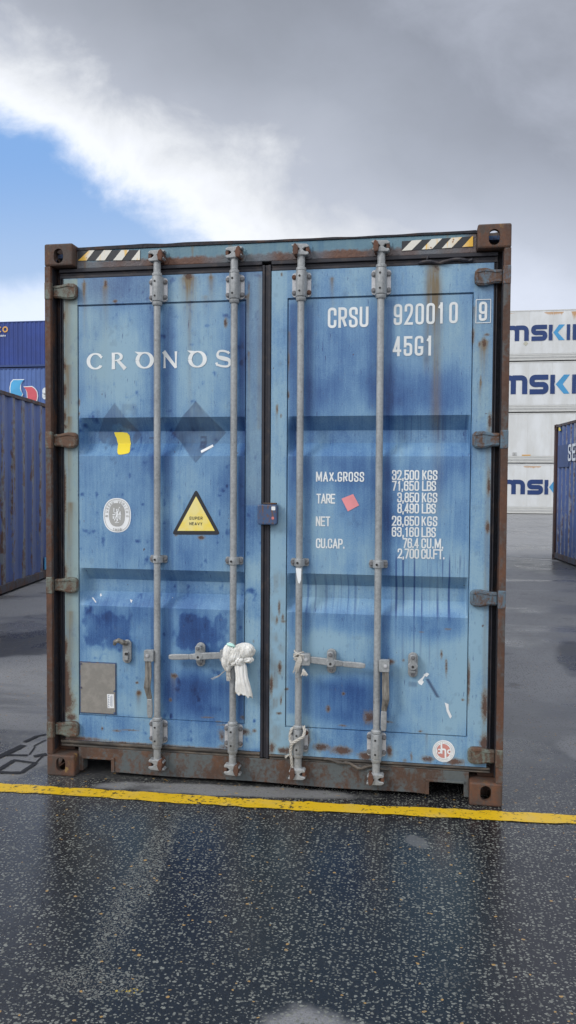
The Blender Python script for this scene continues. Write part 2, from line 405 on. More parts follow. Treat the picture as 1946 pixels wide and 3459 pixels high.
# header: bleached paint above, rust creeping up from its lower edge
M_head, g = mat('header_paint', .6)
px = g.sep(); n = g.noise(22, 6, .68, g.vec(1, 1, .8)); nf_ = g.noise(80, 4, .6); nst_ = g.noise(1, 4, .6, g.vec(30, 30, 2))
c = g.ramp(g.add(g.mul(g.noise(3, 5, .6), .6), g.mul(nst_, .45)), [(0.2, (.02, .07, .19)), (.42, (.07, .16, .24)), (.6, (.115, .21, .265)), (1, (.19, .27, .26))])
c = g.mix(g.mul(g.smooth(g.noise(1, 3, .6, g.vec(17, 17, 1.2)), .62, .7), .6), c, (.17, .12, .05))
edge = g.smooth(g.add(px[2], g.mul(g.sub(n, .5), .05)), 2.822, 2.803)
ends = g.math('MAXIMUM', g.smooth(g.add(px[0], g.mul(g.sub(n, .5), .18)), .25, .16), g.smooth(g.add(px[0], g.mul(g.sub(n, .5), .18)), 2.17, 2.27))
xr = g.smooth(g.noise(2.2, 3, .5, g.vec(1, 0, 0)), .42, .58)
k = g.math('MAXIMUM', g.mul(edge, g.add(.55, g.mul(xr, .45))), g.mul(ends, .75))
c = g.mix(k, c, g.mix(.35, rust_color(g), (.12, .07, .06)))
g.col(c); g.nrm(g.bump(g.add(nf_, g.mul(k, g.mul(nf_, 2.0))), .4, .004))

M_rubber, g = mat('gasket_rubber', .62); n = g.noise(20, 5, .6)
g.col(g.mix(g.smooth(n, .5, .75), g.mix(n, (.010, .010, .017), (.022, .022, .032)), (.055, .040, .034)))
M_rubber2, g = mat('dusty_rubber', .75); n = g.noise(16, 6, .65, g.vec(.5, 1, 1.6))
g.col(g.ramp(n, [(.3, (.018, .018, .022)), (.5, (.07, .062, .055)), (.62, (.12, .095, .075)), (.75, (.12, .17, .2))])); g.nrm(g.bump(n, .5, .006))
M_dark, g = mat('underside', .9, color=(.012, .011, .011))

def galv(name, lo, hi, rusty=.70):
    ma, g = mat(name, .48, .25)
    n = g.noise(70, 5, .7); n2 = g.noise(9, 5, .6, g.vec(1, 1, .5))
    c = g.mix(g.smooth(g.add(g.mul(n, .6), g.mul(n2, .5)), .35, .75), lo, hi)
    c = g.mix(g.mul(g.smooth(g.noise(26, 5, .65), rusty, rusty+.07), .7), c, (.13, .075, .045))
    g.col(c); g.rgh(g.smooth(n2, .3, .7, .42, .6)); g.nrm(g.bump(n, .12, .002)); return ma
M_galv = galv('galvanised_steel', (.21, .22, .23), (.37, .385, .395), .66)
M_galv2 = galv('pale_galvanised', (.36, .365, .385), (.56, .56, .58), .72)
M_bolt = galv('bolt_steel', (.10, .10, .11), (.22, .22, .23), .6)
M_grip, g = mat('worn_grip', .6); n = g.noise(1, 5, .7, g.vec(60, 60, 7))
g.col(g.ramp(n, [(.32, (.035, .032, .03)), (.5, (.16, .15, .135)), (.7, (.30, .285, .25))])); g.nrm(g.bump(n, .5, .003))
M_hole, _ = mat('bolt_hole', .7, color=(.02, .02, .022))

def paint(name, color, under, wear=.66, rough=.5, sc_=1.0):
    ma, g = mat(name, rough)
    n = g.noise(46*sc_, 6, .7); n2 = g.noise(1, 4, .65, g.vec(70*sc_, 70*sc_, 12*sc_))
    k = g.math('MAXIMUM', g.smooth(n, wear, wear+.05), g.smooth(n2, wear, wear+.05))
    c = g.mix(g.smooth(g.noise(7*sc_, 4), .35, .65), color, tuple(v*.86 for v in color))
    g.col(g.mix(g.mul(k, .8), c, under)); return ma
M_white = paint('white_lettering', (.72, .75, .76), (.10, .20, .32), .74)
M_lab = paint('label_white', (.78, .80, .82), (.5, .52, .55), .7)
M_black = paint('black_tape', (.018, .020, .026), (.06, .06, .065), .68)
M_hazw, g = mat('hazard_white', .45); px = g.sep(); n = g.noise(20, 5, .6)
kk = g.math('MAXIMUM', g.smooth(g.add(px[0], g.mul(g.sub(n, .5), .10)), .245, .20), g.smooth(g.add(px[0], g.mul(g.sub(n, .5), .12)), 2.13, 2.25))
kk = g.math('MAXIMUM', kk, g.mul(g.smooth(g.noise(1, 4, .6, g.vec(26, 26, 5)), .57, .68), .8))
c = g.mix(kk, (.64, .62, .56), (.72, .42, .05)); c = g.mix(g.smooth(g.noise(30, 5, .6), .62, .7), c, (.25, .10, .03)); g.col(c)
M_yel, g = mat('sticker_yellow', .45); n = g.noise(8, 5, .6)
g.col(g.mix(g.smooth(n, .38, .62), (.80, .62, .09), (.76, .66, .27)))
M_yel2, g = mat('label_yellow', .5); n = g.noise(30, 5, .6); g.col(g.mix(n, (.80, .60, .015), (.72, .60, .06)))
M_red = paint('sticker_red', (.62, .19, .17), (.7, .6, .55), .68)
M_pink = paint('sticker_pink', (.74, .27, .29), (.6, .35, .40), .7)
M_emb = paint('emblem_grey', (.36, .36, .35), (.25, .27, .3), .62)
M_lblue = paint('lockbox_blue', (.045, .085, .18), (.12, .06, .04), .56)

M_bag, g = mat('white_plastic', .35)
n = g.noise(30, 5, .6, g.vec(1, 1, .4)); g.col(g.mix(g.smooth(g.noise(9, 5, .65), .35, .65), (.56, .55, .52), (.76, .755, .735)))
g.b.inputs['Subsurface Weight'].default_value = .25; g.b.inputs['Subsurface Radius'].default_value = (.02, .018, .015); g.b.inputs['Subsurface Scale'].default_value = .3
g.nrm(g.bump(g.noise(1, 3, .5, g.vec(60, 60, 18), 1.2), .6, .006))
M_bagk, _ = mat('pale_green_print', .4, color=(.45, .72, .66))
M_rope, g = mat('frayed_rope', .9); n = g.noise(120, 4, .7); g.col(g.mix(n, (.30, .28, .25), (.60, .58, .54))); g.nrm(g.bump(g.noise(150, 3), .6, .003))

# ground: wet chip-seal asphalt
M_ground, g = mat('wet_asphalt', .3)
px = g.sep(); P2 = g.comb(px[0], px[1], 0.0)
def blob(x, y, rx, ry, ang=0.0, nz=.35, s=3.0):
    ca, sa = math.cos(R(ang)), math.sin(R(ang))
    dx = g.sub(px[0], x); dy = g.sub(px[1], y)
    a = g.math('DIVIDE', g.add(g.mul(dx, ca), g.mul(dy, sa)), rx); b = g.math('DIVIDE', g.sub(g.mul(dy, ca), g.mul(dx, sa)), ry)
    r_ = g.math('SQRT', g.add(g.mul(a, a), g.mul(b, b)))
    return g.smooth(g.add(r_, g.mul(g.sub(g.noise(s, 5, .6, P2), .5), nz*2)), 1.15, .75)
wob = g.new('ShaderNodeVectorMath', operation='ADD'); nw = g.new('ShaderNodeTexNoise'); g.put(nw.inputs['Vector'], P2); nw.inputs['Scale'].default_value = 45
nvs = g.new('ShaderNodeVectorMath', operation='SCALE'); g.put(nvs.inputs[0], nw.outputs['Color']); nvs.inputs['Scale'].default_value = .018
g.put(wob.inputs[0], P2); g.put(wob.inputs[1], nvs.outputs[0]); PW = wob.outputs[0]
stone = None
dens = g.noise(1.3, 4, .6, P2)
band = g.math('MAXIMUM', g.mul(blob(.905, -.98, .075, .62, 5, .6, 7), 1.0), blob(1.0, -1.66, .17, .085, 0, .6, 7))
for sc_, rad, thr, seed in ((46, .25, .48, 0), (70, .26, .46, 1), (31, .19, .74, 2)):
    v = g.vor(sc_, g.vec(1, 1.25, 1, PW, (seed*.37, seed*.61, 0)), dim='2D')
    cs = g.sep(v.outputs['Color'])
    lim = g.mul(rad, g.add(.55, g.mul(cs[1], .75)))
    on = g.math('GREATER_THAN', g.add(cs[0], g.add(g.mul(g.sub(dens, .5), .7), g.mul(band, .25))), thr)
    k = g.mul(on, g.smooth(g.sub(lim, v.outputs['Distance']), 0.0, .05))
    colr = g.mix(cs[2], (.075, .078, .07), (.215, .22, .195))
    tint = g.math('GREATER_THAN', cs[1], .985); colr = g.mix(tint, colr, (.36, .22, .07))
    stone = (k, colr) if stone is None else (g.math('MAXIMUM', stone[0], k), g.mix(k, stone[1], colr))
v = g.vor(125, g.vec(1, 1.3, 1, PW), dim='2D'); cs = g.sep(v.outputs['Color'])
k = g.mul(g.mul(band, g.math('GREATER_THAN', cs[0], .35)), g.smooth(g.sub(g.mul(.42, g.add(.5, g.mul(cs[1], .6))), v.outputs['Distance']), 0, .06))
stone = (g.math('MAXIMUM', stone[0], k), g.mix(g.mul(k, g.sub(1.0, stone[0])), stone[1], g.mix(cs[2], (.09, .085, .075), (.20, .19, .165))))
yk = g.mul(blob(1.11, -1.69, .05, .014, 8, .7, 12), g.smooth(g.noise(60, 4, .6, P2), .52, .62))
stone = (g.math('MAXIMUM', stone[0], yk), g.mix(yk, stone[1], (.45, .32, .03)))
dist = g.math('SQRT', g.add(g.mul(g.sub(px[0], 2), g.sub(px[0], 2)), g.mul(g.add(px[1], 4), g.add(px[1], 4))))
fine = g.noise(130, 4, .7, P2); med = g.noise(34, 5, .65, P2); big = g.noise(.55, 5, .6, P2); mid = g.noise(2.6, 5, .6, P2)
base = g.mix(g.smooth(fine, .35, .7), (.003, .0033, .005), (.011, .0118, .016))
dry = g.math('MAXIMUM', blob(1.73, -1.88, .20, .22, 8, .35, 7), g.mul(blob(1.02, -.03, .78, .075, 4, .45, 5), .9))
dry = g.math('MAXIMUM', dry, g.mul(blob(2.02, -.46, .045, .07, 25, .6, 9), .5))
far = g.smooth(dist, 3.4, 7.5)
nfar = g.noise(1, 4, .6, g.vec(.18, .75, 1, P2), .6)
dry_sheen = g.mul(g.smooth(nfar, .43, .53), g.mul(far, .80))
for q in ((-3.0, 5.5, 1.3, .75, 62, .3, 1.4, .9), (-1.33, 2.28, .45, .10, 50, .4, 3, .6), (3.15, 3.2, .42, 1.15, -14, .35, 1.6, .75), (3.4, 5.8, 1.2, .45, 3, .3, 1.6, .95), (3.0, 1.02, .16, .24, 0, .5, 5, .7), (3.7, 10.1, 1.0, .25, 0, .4, 1.2, .7), (-.27, .20, .20, .42, -8, .4, 5, .42)):  # last patch, round the tar marks, is sky reflection put into the colour
    dry_sheen = g.math('MAXIMUM', dry_sheen, g.mul(blob(*q[:7]), q[7]))
chip = g.math('MAXIMUM', blob(-1.85, 3.3, .75, .62, 55, .4, 2.0), g.math('MAXIMUM', blob(3.5, 3.75, .22, .8, -10, .5, 2.5), g.mul(blob(4.6, 12.0, .9, 1.7, 12, .3, .8), .8)))
dry_sheen = g.mul(dry_sheen, g.sub(1.0, chip))
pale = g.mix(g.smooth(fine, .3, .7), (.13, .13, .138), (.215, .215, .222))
base = g.mix(dry, base, pale); pale2 = g.mix(g.smooth(fine, .3, .7), (.25, .25, .258), (.38, .38, .387)); base = g.mix(dry_sheen, base, pale2); dry = g.math('MAXIMUM', dry, dry_sheen)
base = g.mix(g.mul(g.mul(far, .7), g.sub(1.0, g.mul(chip, .8))), base, (.25, .252, .265))  # asphalt lightened with distance: grazing sky reflection put into the colour
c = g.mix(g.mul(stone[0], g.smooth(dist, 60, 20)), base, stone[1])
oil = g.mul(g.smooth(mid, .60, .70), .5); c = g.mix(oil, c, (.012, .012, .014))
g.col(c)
wet = g.smooth(g.add(big, g.mul(g.sub(mid, .5), .4)), .38, .6)
rg = g.add(g.smooth(wet, 0, 1, .31, .17), g.mul(stone[0], .10)); rg = g.add(rg, g.mul(dry, .35)); rg = g.add(rg, g.mul(far, .08))
g.rgh(rg)
hgt = g.add(g.mul(fine, .45), g.add(g.mul(med, .8), g.mul(stone[0], .12)))
bn = g.bump(hgt, .30, .006); g.put(bn.node.inputs['Strength'], g.smooth(dist, 3.0, 12.0, .24, .05)); g.nrm(bn)
g.b.inputs['IOR'].default_value = 1.8

M_line, g = mat('yellow_road_paint', .35)
px = g.sep(); n = g.noise(42, 6, .7); n2 = g.noise(3, 4, .6)
k = g.smooth(g.add(g.add(n, g.mul(g.sub(g.noise(140, 4, .7), .5), .35)), g.mul(g.sub(n2, .5), .35)), .57, .64)
c = g.mix(g.noise(9, 5, .6), (.70, .43, .004), (.62, .41, .018)); c = g.mix(g.mul(g.smooth(g.noise(5, 4, .6), .5, .68), .35), c, (.55, .42, .16))
g.col(g.mix(k, c, (.03, .028, .022))); g.rgh(g.smooth(n2, .4, .6, .28, .42)); g.nrm(g.bump(g.add(g.noise(90, 4, .7), g.noise(34, 4)), .3, .006))
M_fline, g = mat('pale_road_paint', .55); n = g.noise(3, 5, .7); g.col(g.mix(g.smooth(n, .45, .65), (.34, .35, .36), (.16, .165, .175)))
M_tar, g = mat('wet_tar', .55); n = g.noise(60, 4, .65); g.col((.007, .007, .009)); g.nrm(g.bump(n, .3, .004))

def corr_mat(name, base, wear_c, wear, rough=.5, scuff=.58):
    """painted corrugated steel with scuffs in world space so copies differ"""
    ma, g = mat(name, rough)
    n = g.noise(1, 6, .68, g.vec(7, 7, .7), .5); n2 = g.noise(26, 6, .7, g.vec(1, 1, .4)); big = g.noise(.9, 4, .55)
    c = g.mix(g.smooth(big, .35, .65), base, tuple(v*1.25 for v in base))
    c = g.mix(g.mul(g.smooth(n2, .5, .75), .35), c, wear_c)
    prot = g.attr('ridge')
    k = g.smooth(g.add(g.add(n, g.mul(g.sub(n2, .5), .5)), g.mul(prot, wear)), scuff, scuff+.09)
    rc = g.mix(g.smooth(g.noise(9, 5, .6), .42, .6), wear_c, g.mix(.4, rust_color(g), (.10, .07, .055)))
    g.col(g.mix(k, c, rc)); g.nrm(g.bump(n2, .2, .005)); return ma
M_cl = corr_mat('scuffed_blue', (.070, .105, .25), (.15, .165, .19), .22, .5, .64)
M_cr = corr_mat('mid_blue', (.050, .085, .215), (.21, .23, .28), .20, .45, .64)
M_cs = corr_mat('navy_blue', (.010, .035, .19), (.03, .06, .21), .0, .45, .74)
M_cs2 = corr_mat('steel_blue', (.055, .11, .29), (.09, .14, .30), .06, .45, .70)
M_railb, _ = steel('rail_rust', (.10, .062, .045), (.07, .075, .095), .5)
M_rails, g = mat('rail_navy', .5, color=(.012, .04, .16))
M_post, _ = steel('post_maroon', (.075, .035, .03), (.05, .03, .03), .5)
M_reefer, g = mat('reefer_white', .5)
n = g.noise(1, 5, .6, g.vec(1.4, 1.4, .5)); n2 = g.noise(5, 6, .65, g.vec(1, 1, .25))
c = g.mix(g.smooth(n, .3, .7), (.52, .53, .53), (.62, .64, .66)); c = g.mix(g.mul(g.smooth(n2, .55, .75), .35), c, (.47, .42, .33))
rsx = g.smooth(g.add(g.attr('rust'), g.mul(g.sub(g.noise(1, 6, .7, g.vec(5, 5, .8)), .5), .9)), .5, .8)
c = g.mix(g.mul(rsx, .8), c, (.42, .20, .045)); g.col(c)
M_rlow, g = mat('reefer_rail', .5); n = g.noise(4, 5, .6); g.col(g.mix(n, (.42, .43, .43), (.56, .56, .54)))
M_navy = paint('navy_lettering', (.008, .036, .15), (.25, .32, .45), .68, .5, .16)
M_cyan = paint('cyan_lettering', (.05, .27, .53), (.3, .42, .55), .68, .5, .16)
M_fwhite = paint('far_white_lettering', (.70, .74, .78), (.3, .4, .6), .72, .5, .16)
M_orange = paint('orange_lettering', (.62, .34, .09), (.3, .25, .2), .75, .5, .16)
M_eblue = paint('emblem_blue', (.06, .36, .66), (.3, .4, .6), .75, .5, .16)
M_ered = paint('emblem_red', (.60, .09, .12), (.3, .2, .3), .75, .5, .16)
M_patch = paint('primer_patch', (.02, .05, .16), (.04, .08, .2), .7)

# ------------------------------------------------------------------ corner casting (hollow box with slots)
def casting_mesh():
    def boxmesh(bm_verts):
        pass
    def make(mb, bev=0):
        me = bpy.data.meshes.new('tmp'); me.from_pydata(mb.v, [], mb.f)
        bm = bmesh.new(); bm.from_mesh(me); bmesh.ops.recalc_face_normals(bm, faces=bm.faces)
        if bev: bmesh.ops.bevel(bm, geom=list(bm.edges), offset=bev, segments=2, affect='EDGES', profile=.5)
        bm.to_mesh(me); bm.free(); o = bpy.data.objects.new('tmp', me); COL.objects.link(o); return o
    def slot(cx, cz, w_, h_, n=8):
        pts = []; r = w_/2; l = h_/2-r
        for i in range(n+1): a = math.pi*i/n; pts.append((cx+r*math.cos(a), cz+l+r*math.sin(a)))
        for i in range(n+1): a = math.pi+math.pi*i/n; pts.append((cx+r*math.cos(a), cz-l+r*math.sin(a)))
        return pts
    body = make(MB().box(0, .162, 0, .178, 0, .118), .009)
    cuts = [make(MB().box(.028, .134, .030, .150, .028, .094)),
            make(MB().prism(slot(.082, .066, .054, .078), -.05, .09)),
            make(MB().prism([(q[1], q[0]) for q in slot(.06, .09, .06, .1)], -.05, .05, 'x')),
            make(MB().prism(slot(.081, .092, .075, .125), -.05, .05, 'z'))]
    for c in cuts:
        b = body.modifiers.new('b', 'BOOLEAN'); b.operation = 'DIFFERENCE'; b.object = c; b.solver = 'EXACT'
    bpy.context.view_layer.update()
    dg = bpy.context.evaluated_depsgraph_get()
    me = bpy.data.meshes.new_from_object(body.evaluated_get(dg))
    for o in cuts+[body]: bpy.data.objects.remove(o)
    me.name = 'corner_casting'; return me
CAST = casting_mesh()
def casting(parent, m, fx, fy, fz, x, y, z):
    """fx,fy,fz = +-1 mirror; x,y,z = the outer corner"""
    me = CAST.copy(); n = len(me.vertices); co = np.empty(n*3); me.vertices.foreach_get('co', co)
    co = co.reshape(-1, 3)*[fx, fy, fz]+[x, y, z]; me.vertices.foreach_set('co', co.ravel())
    if fx*fy*fz < 0: me.flip_normals()
    me.materials.clear()
    return link('corner_casting', me, m, parent)

def corrugated(x, y0, y1, z0, z1, pitch, depth, out, m, parent, name='side_wall'):
    """wall in the plane x, corrugation running vertically; out = direction of the outer face"""
    ys = []; t = y0; ph = 0
    while t < y1-.001:
        for a, dd in ((0, 0), (.26, 0), (.50, 1), (.76, 1)):
            q = t+a*pitch
            if q < y1: ys.append((q, dd))
        t += pitch
    ys.append((y1, ys[-1][1])); vs = []; fs = []; rid = []
    zs = np.linspace(z0, z1, 2)
    for q, dd in ys:
        for z in zs: vs.append((x-out*depth*dd, q, z)); rid.append(1.0 if dd == 0 else 0.0)
    k = len(zs)
    for i in range(len(ys)-1):
        for j in range(k-1): fs.append((i*k+j, (i+1)*k+j, (i+1)*k+j+1, i*k+j+1))
    me = bpy.data.meshes.new(name); me.from_pydata(vs, [], fs)
    me.attributes.new('ridge', 'FLOAT', 'POINT').data.foreach_set('value', np.array(rid))
    o = link(name, me, m, parent)
    s = o.modifiers.new('thickness', 'SOLIDIFY'); s.thickness = .004; s.offset = 0
    return o
WD, LN = 2.438, 12.192
def body(t, H, mw, mrail, mcast, mpost, pitch=.278, front=True, mroof=None, cast=True, flat=False):
    for side in (0, 1):
        out = -1 if side == 0 else 1; x = 0 if side == 0 else WD
        if flat: MB().box(min(x-out*.012, x-out*.06), max(x-out*.012, x-out*.06), .15, LN-.15, .14, H-.06).build('side_wall', mw, t)
        else: corrugated(x-out*.012, .12, LN-.12, .14, H-.05, pitch, .036, out, mw, t)
        a, b = sorted((x-out*.0, x-out*.06))
        MB().box(a, b, .178, LN-.178, H-.066, H-.012).build('top_rail', mrail, t, .004)
        a, b = sorted((x-out*.004, x-out*.07))
        MB().box(a, b, .178, LN-.178, .03, .15).build('bottom_rail', mrail, t, .006)
    MB().box(.03, WD-.03, .1, LN-.1, H-.05, H-.03).build('roof', mroof or mw, t)
    MB().box(.05, WD-.05, .3, LN-.2, .14, .17).build('floor_frame', M_dark, t)
    ends = [LN] if not front else [0, LN]
    for y in ends:
        o = 1 if y == 0 else -1
        a, b = sorted((y+o*.03, y+o*.08)); MB().box(.12, WD-.12, a, b, .14, H-.1).build('end_wall', mw, t)
        a, b = sorted((y+o*.01, y+o*.09)); MB().box(.162, WD-.162, a, b, H-.11, H-.014).build('end_rail', mrail, t, .005)
        a, b = sorted((y+o*.01, y+o*.09)); MB().box(.162, WD-.162, a, b, .03, .15).build('end_rail', mrail, t, .005)
        for x, fx in ((0, 1), (WD, -1)):
            a, b = sorted((x+fx*.003, x+fx*.12)); c, e = sorted((y+o*.003, y+o*.14))
            MB().box(a, b, c, e, .118, H-.118).build('corner_post', mpost, t, .008)
            casting(t, mcast, fx, o, 1, x, y, 0); casting(t, mcast, fx, o, -1, x, y, H)

# ================================================================== setting
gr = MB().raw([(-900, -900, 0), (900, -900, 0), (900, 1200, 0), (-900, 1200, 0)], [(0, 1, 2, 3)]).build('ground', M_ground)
tag(gr, 'wet dark chip asphalt of the container yard', kind='structure')
def strip(name, cl, wdt, z, m, label, wob=.006, ext=0.0):
    """painted line along a polyline with slightly ragged edges"""
    pts = []
    for a, b in zip(cl, cl[1:]):
        n = max(2, int((Vector(b)-Vector(a)).length/.05)); pts += [Vector(a).lerp(Vector(b), i/n) for i in range(n)]
    pts.append(Vector(cl[-1])); vs = []
    for i, p in enumerate(pts):
        t = (pts[min(i+1, len(pts)-1)]-pts[max(0, i-1)]).normalized(); n = Vector((-t.y, t.x))
        for sg in (1, -1):
            q = p+n*sg*(wdt/2+wob*(random.random()-.5)); vs.append((q.x, q.y, z))
    fs = [(2*i, 2*i+1, 2*i+3, 2*i+2) for i in range(len(pts)-1)]
    return tag(MB().raw(vs, fs).build(name, m), label, kind='structure')
strip('yellow_line', [(-9, -.56), (-.16, -.209), (.6, -.192), (1.376, -.168), (2.1, -.128), (2.776, -.088), (9, .28)], .106, .004, M_line, 'worn yellow parking line crossing in front of the container', .016)
strip('pale_line', [(-20, 24.3), (5, 26.43), (25, 26.2)], .28, .004, M_fline, 'pale painted line across the far yard', .03)
strip('pale_line', [(-3, 16.15), (3.97, 14.14), (4.86, 13.86), (10, 12.4)], .13, .004, M_fline, 'pale painted line by the far end of the right container', .02)

# dark wet tyre-like marks on the ground left of the container
mb = MB()
def quad(pts): mb.raw([(x, y, .004) for x, y in pts], [tuple(range(len(pts)))])
def band(a, b, wd):
    a = Vector(a); b = Vector(b); t = (b-a).normalized(); n = Vector((-t.y, t.x)); k = max(3, int((b-a).length/.03)); L = []; Rr = []
    for i in range(k+1):
        p = a.lerp(b, i/k); L.append(p+n*wd*(.5+.22*(random.random()-.5))); Rr.append(p-n*wd*(.5+.22*(random.random()-.5)))
    mb.raw([(q.x, q.y, .004+random.random()*.0004) for q in L+Rr], [(i, i+1, k+2+i, k+1+i) for i in range(k)])
for a, b, wd in (((-0.415, 0.174), (-0.365, 0.435), 0.047), ((-0.4, 0.251), (-0.255, 0.271), 0.024), ((-0.211, 0.261), (-0.153, 0.311), 0.04), ((-0.297, -0.096), (-0.295, 0.176), 0.032), ((-0.306, -0.017), (-0.151, 0.002), 0.033), ((-0.153, -0.0), (-0.149, 0.164), 0.029),
                ((-0.301, 0.182), (-0.154, 0.161), 0.02), ((-0.252, 0.284), (-0.286, 0.425), 0.009), ((-0.392, 0.493), (-0.369, 0.608), 0.031), ((-0.148, 0.155), (-0.169, 0.317), 0.009), ((-0.375, 0.607), (-0.328, 0.657), 0.021), ((-0.3, 0.432), (-0.28, 0.553), 0.011)): band(a, b, wd)
tag(mb.build('tar_marks', M_tar), 'black wet tar marks in crossing bands beside the container corner', kind='structure')

# ================================================================== main container
H = 2.896
box_ = thing('shipping_container', (0, 0, 0), 0, 'weathered blue shipping container seen at its double doors with white lettering and rusty frame', 'shipping container')
body(box_, H, M_side, M_frame, M_cast, M_frame, front=False)
for x, fx in ((0, 1), (WD, -1)):
    casting(box_, M_cast, fx, 1, 1, x, 0, 0); casting(box_, M_cast, fx, 1, -1, x, 0, H)
    P = [(0, .004), (.033, .004), (.035, .02), (.035, .100), (.12, .100), (.12, .13), (0, .13)]
    MB().prism([(x+fx*a, b) for a, b in P], .118, H-.118, 'z').build('corner_post', M_frame, box_, .003)
    MB().box(*sorted((x+fx*.0352, x+fx*.095)), .085, .0985, .14, H-.125).box(*sorted((x+fx*.0352, x+fx*.0385)), .024, .0848, .14, H-.125).build('post_shade_lining', M_recess, box_)  # dark strips added to stand in for shade inside the recess
# header
MB().box(.162, WD-.162, .055, .16, 2.772, 2.868).build('door_header', M_head, box_, .004)
hl = [(.162, 2.8685)]+[(x, 2.878+.008*vn(np.array(x*9), np.array(.3), 4)+.004*math.sin(x*3)) for x in np.linspace(.165, WD-.165, 60)]+[(WD-.162, 2.8685)]
MB().prism(hl, .049, .20).build('header_lip', M_recess, box_)
# sill with fork pockets
S_ = [(.162, .02), (.188, .02), (.188, .082), (.196, .090), (.345, .090), (.353, .082), (.353, .022)]
S_ += [(x, .022+.003*math.sin(x*7)) for x in np.linspace(.42, 2.0, 14)]
S_ += [(2.076, .02), (2.076, .080), (2.084, .088), (2.244, .088), (2.252, .08), (2.252, .02), (2.276, .02), (2.276, .150), (.162, .150)]
MB().prism(S_, .055, .12).build('door_sill', M_sill, box_, .002)
for a, b, c, e in ((.353, .372, .186, .372), (2.058, 2.076, 2.058, 2.254)):      # raised lips round the fork pockets
    MB().box(a, b, .049, .0546, .022, .0903).box(c, e, .046, .0546, .0905, .103).build('pocket_lip', M_sill, box_, .002)
MB().box(.165, WD-.165, .40, .42, .01, .14).build('crossmember', M_dark, box_)
# gaskets
def gasket(x0, x1, z0, z1, m, name='door_gasket', vert=False):
    mb = MB()
    if vert:
        for a, b, y in ((x0, x0+(x1-x0)*.3, .052), (x0+(x1-x0)*.3, x0+(x1-x0)*.66, .060), (x0+(x1-x0)*.66, x1, .050)): mb.box(a, b-.0005, y, .09, z0, z1)
    else:
        for a, b, y in ((z0, z0+(z1-z0)*.32, .056), (z0+(z1-z0)*.32, z0+(z1-z0)*.62, .062), (z0+(z1-z0)*.62, z1, .049)): mb.box(x0, x1, y, .09, a, b-.0005)
    return mb.build(name, m, box_, .0025)
gasket(.062, 1.1865, 2.722, 2.7715, M_rubber); gasket(1.237, 2.38, 2.722, 2.7715, M_rubber)
gasket(1.1885, 1.2345, .156, 2.752, M_rubber, vert=True)
gasket(.066, .0835, .2, 2.72, M_rubber, vert=True); gasket(2.362, 2.379, .19, 2.72, M_rubber, vert=True)
gasket(.060, 1.1865, .151, .186, M_rubber2); gasket(1.237, 2.38, .151, .178, M_rubber2)
# torn gasket rag under the header at the right
pts = [(1.99+i*.0205, .045+.006*math.sin(i*1.7), 2.728+.012*i/13+.006*math.sin(i*.9)) for i in range(14)]
MB().tube(pts, [.006+.004*abs(math.sin(i*1.3)) for i in range(14)]).tube([(2.03, .045, 2.735), (2.034, .04, 2.75), (2.038, .044, 2.762)], .005).build('torn_seal', M_rubber, box_, label='torn black rubber seal hanging under the header')
pts = [(1.53+i*.02, .046+.004*math.sin(i*1.2), .172-.0018*i+.004*math.sin(i*1.1)-(.016*math.exp(-((i-9)/2.)**2))) for i in range(18)]
MB().tube(pts, [.006+.003*abs(math.sin(i*1.9)) for i in range(18)]).build('torn_seal', M_rubber2, box_, label='split dusty rubber seal along the sill')

# doors: height fields that carry the wear and bar-shade masks
DY = .055
SW = ((1.968, 1.897, 1.831, 1.760), (1.147, 1.080, 1.013, .940))
def panel_y(Xa, Za, x0, x1, px0, px1):
    y = np.full(np.broadcast(Xa, Za).shape, DY)
    inner = (Xa > px0-1e-6) & (Xa < px1+1e-6) & (Za > .3285-1e-6) & (Za < 2.5765+1e-6)
    y = np.where(inner, DY+.004, y)
    seam = ((np.abs(Za-2.5735) < .0045) | (np.abs(Za-.3315) < .003)) & (Xa > px0-1e-6) & (Xa < px1+1e-6)
    seamv = ((np.abs(Xa-px0) < .0028) | (np.abs(Xa-px1) < .0028)) & (Za > .3285) & (Za < 2.5765)
    for a, b, c, e in SW:
        prof = np.where(Za >= b, (a-Za)/(a-b), np.where(Za >= c, 1.0, (Za-e)/(c-e)))
        prof = np.clip(prof, 0, 1)
        tap = np.clip((Xa-px0-.002)/.028, 0, 1)*np.clip((px1-.002-Xa)/.010, 0, 1)
        y = y+np.where(inner, .068*np.minimum(prof, 1)*np.minimum(tap, 1), 0)
    y = np.where(seam, DY+.016, y); y = np.where(seamv & (y < DY+.012), DY+.015, y)
    return y
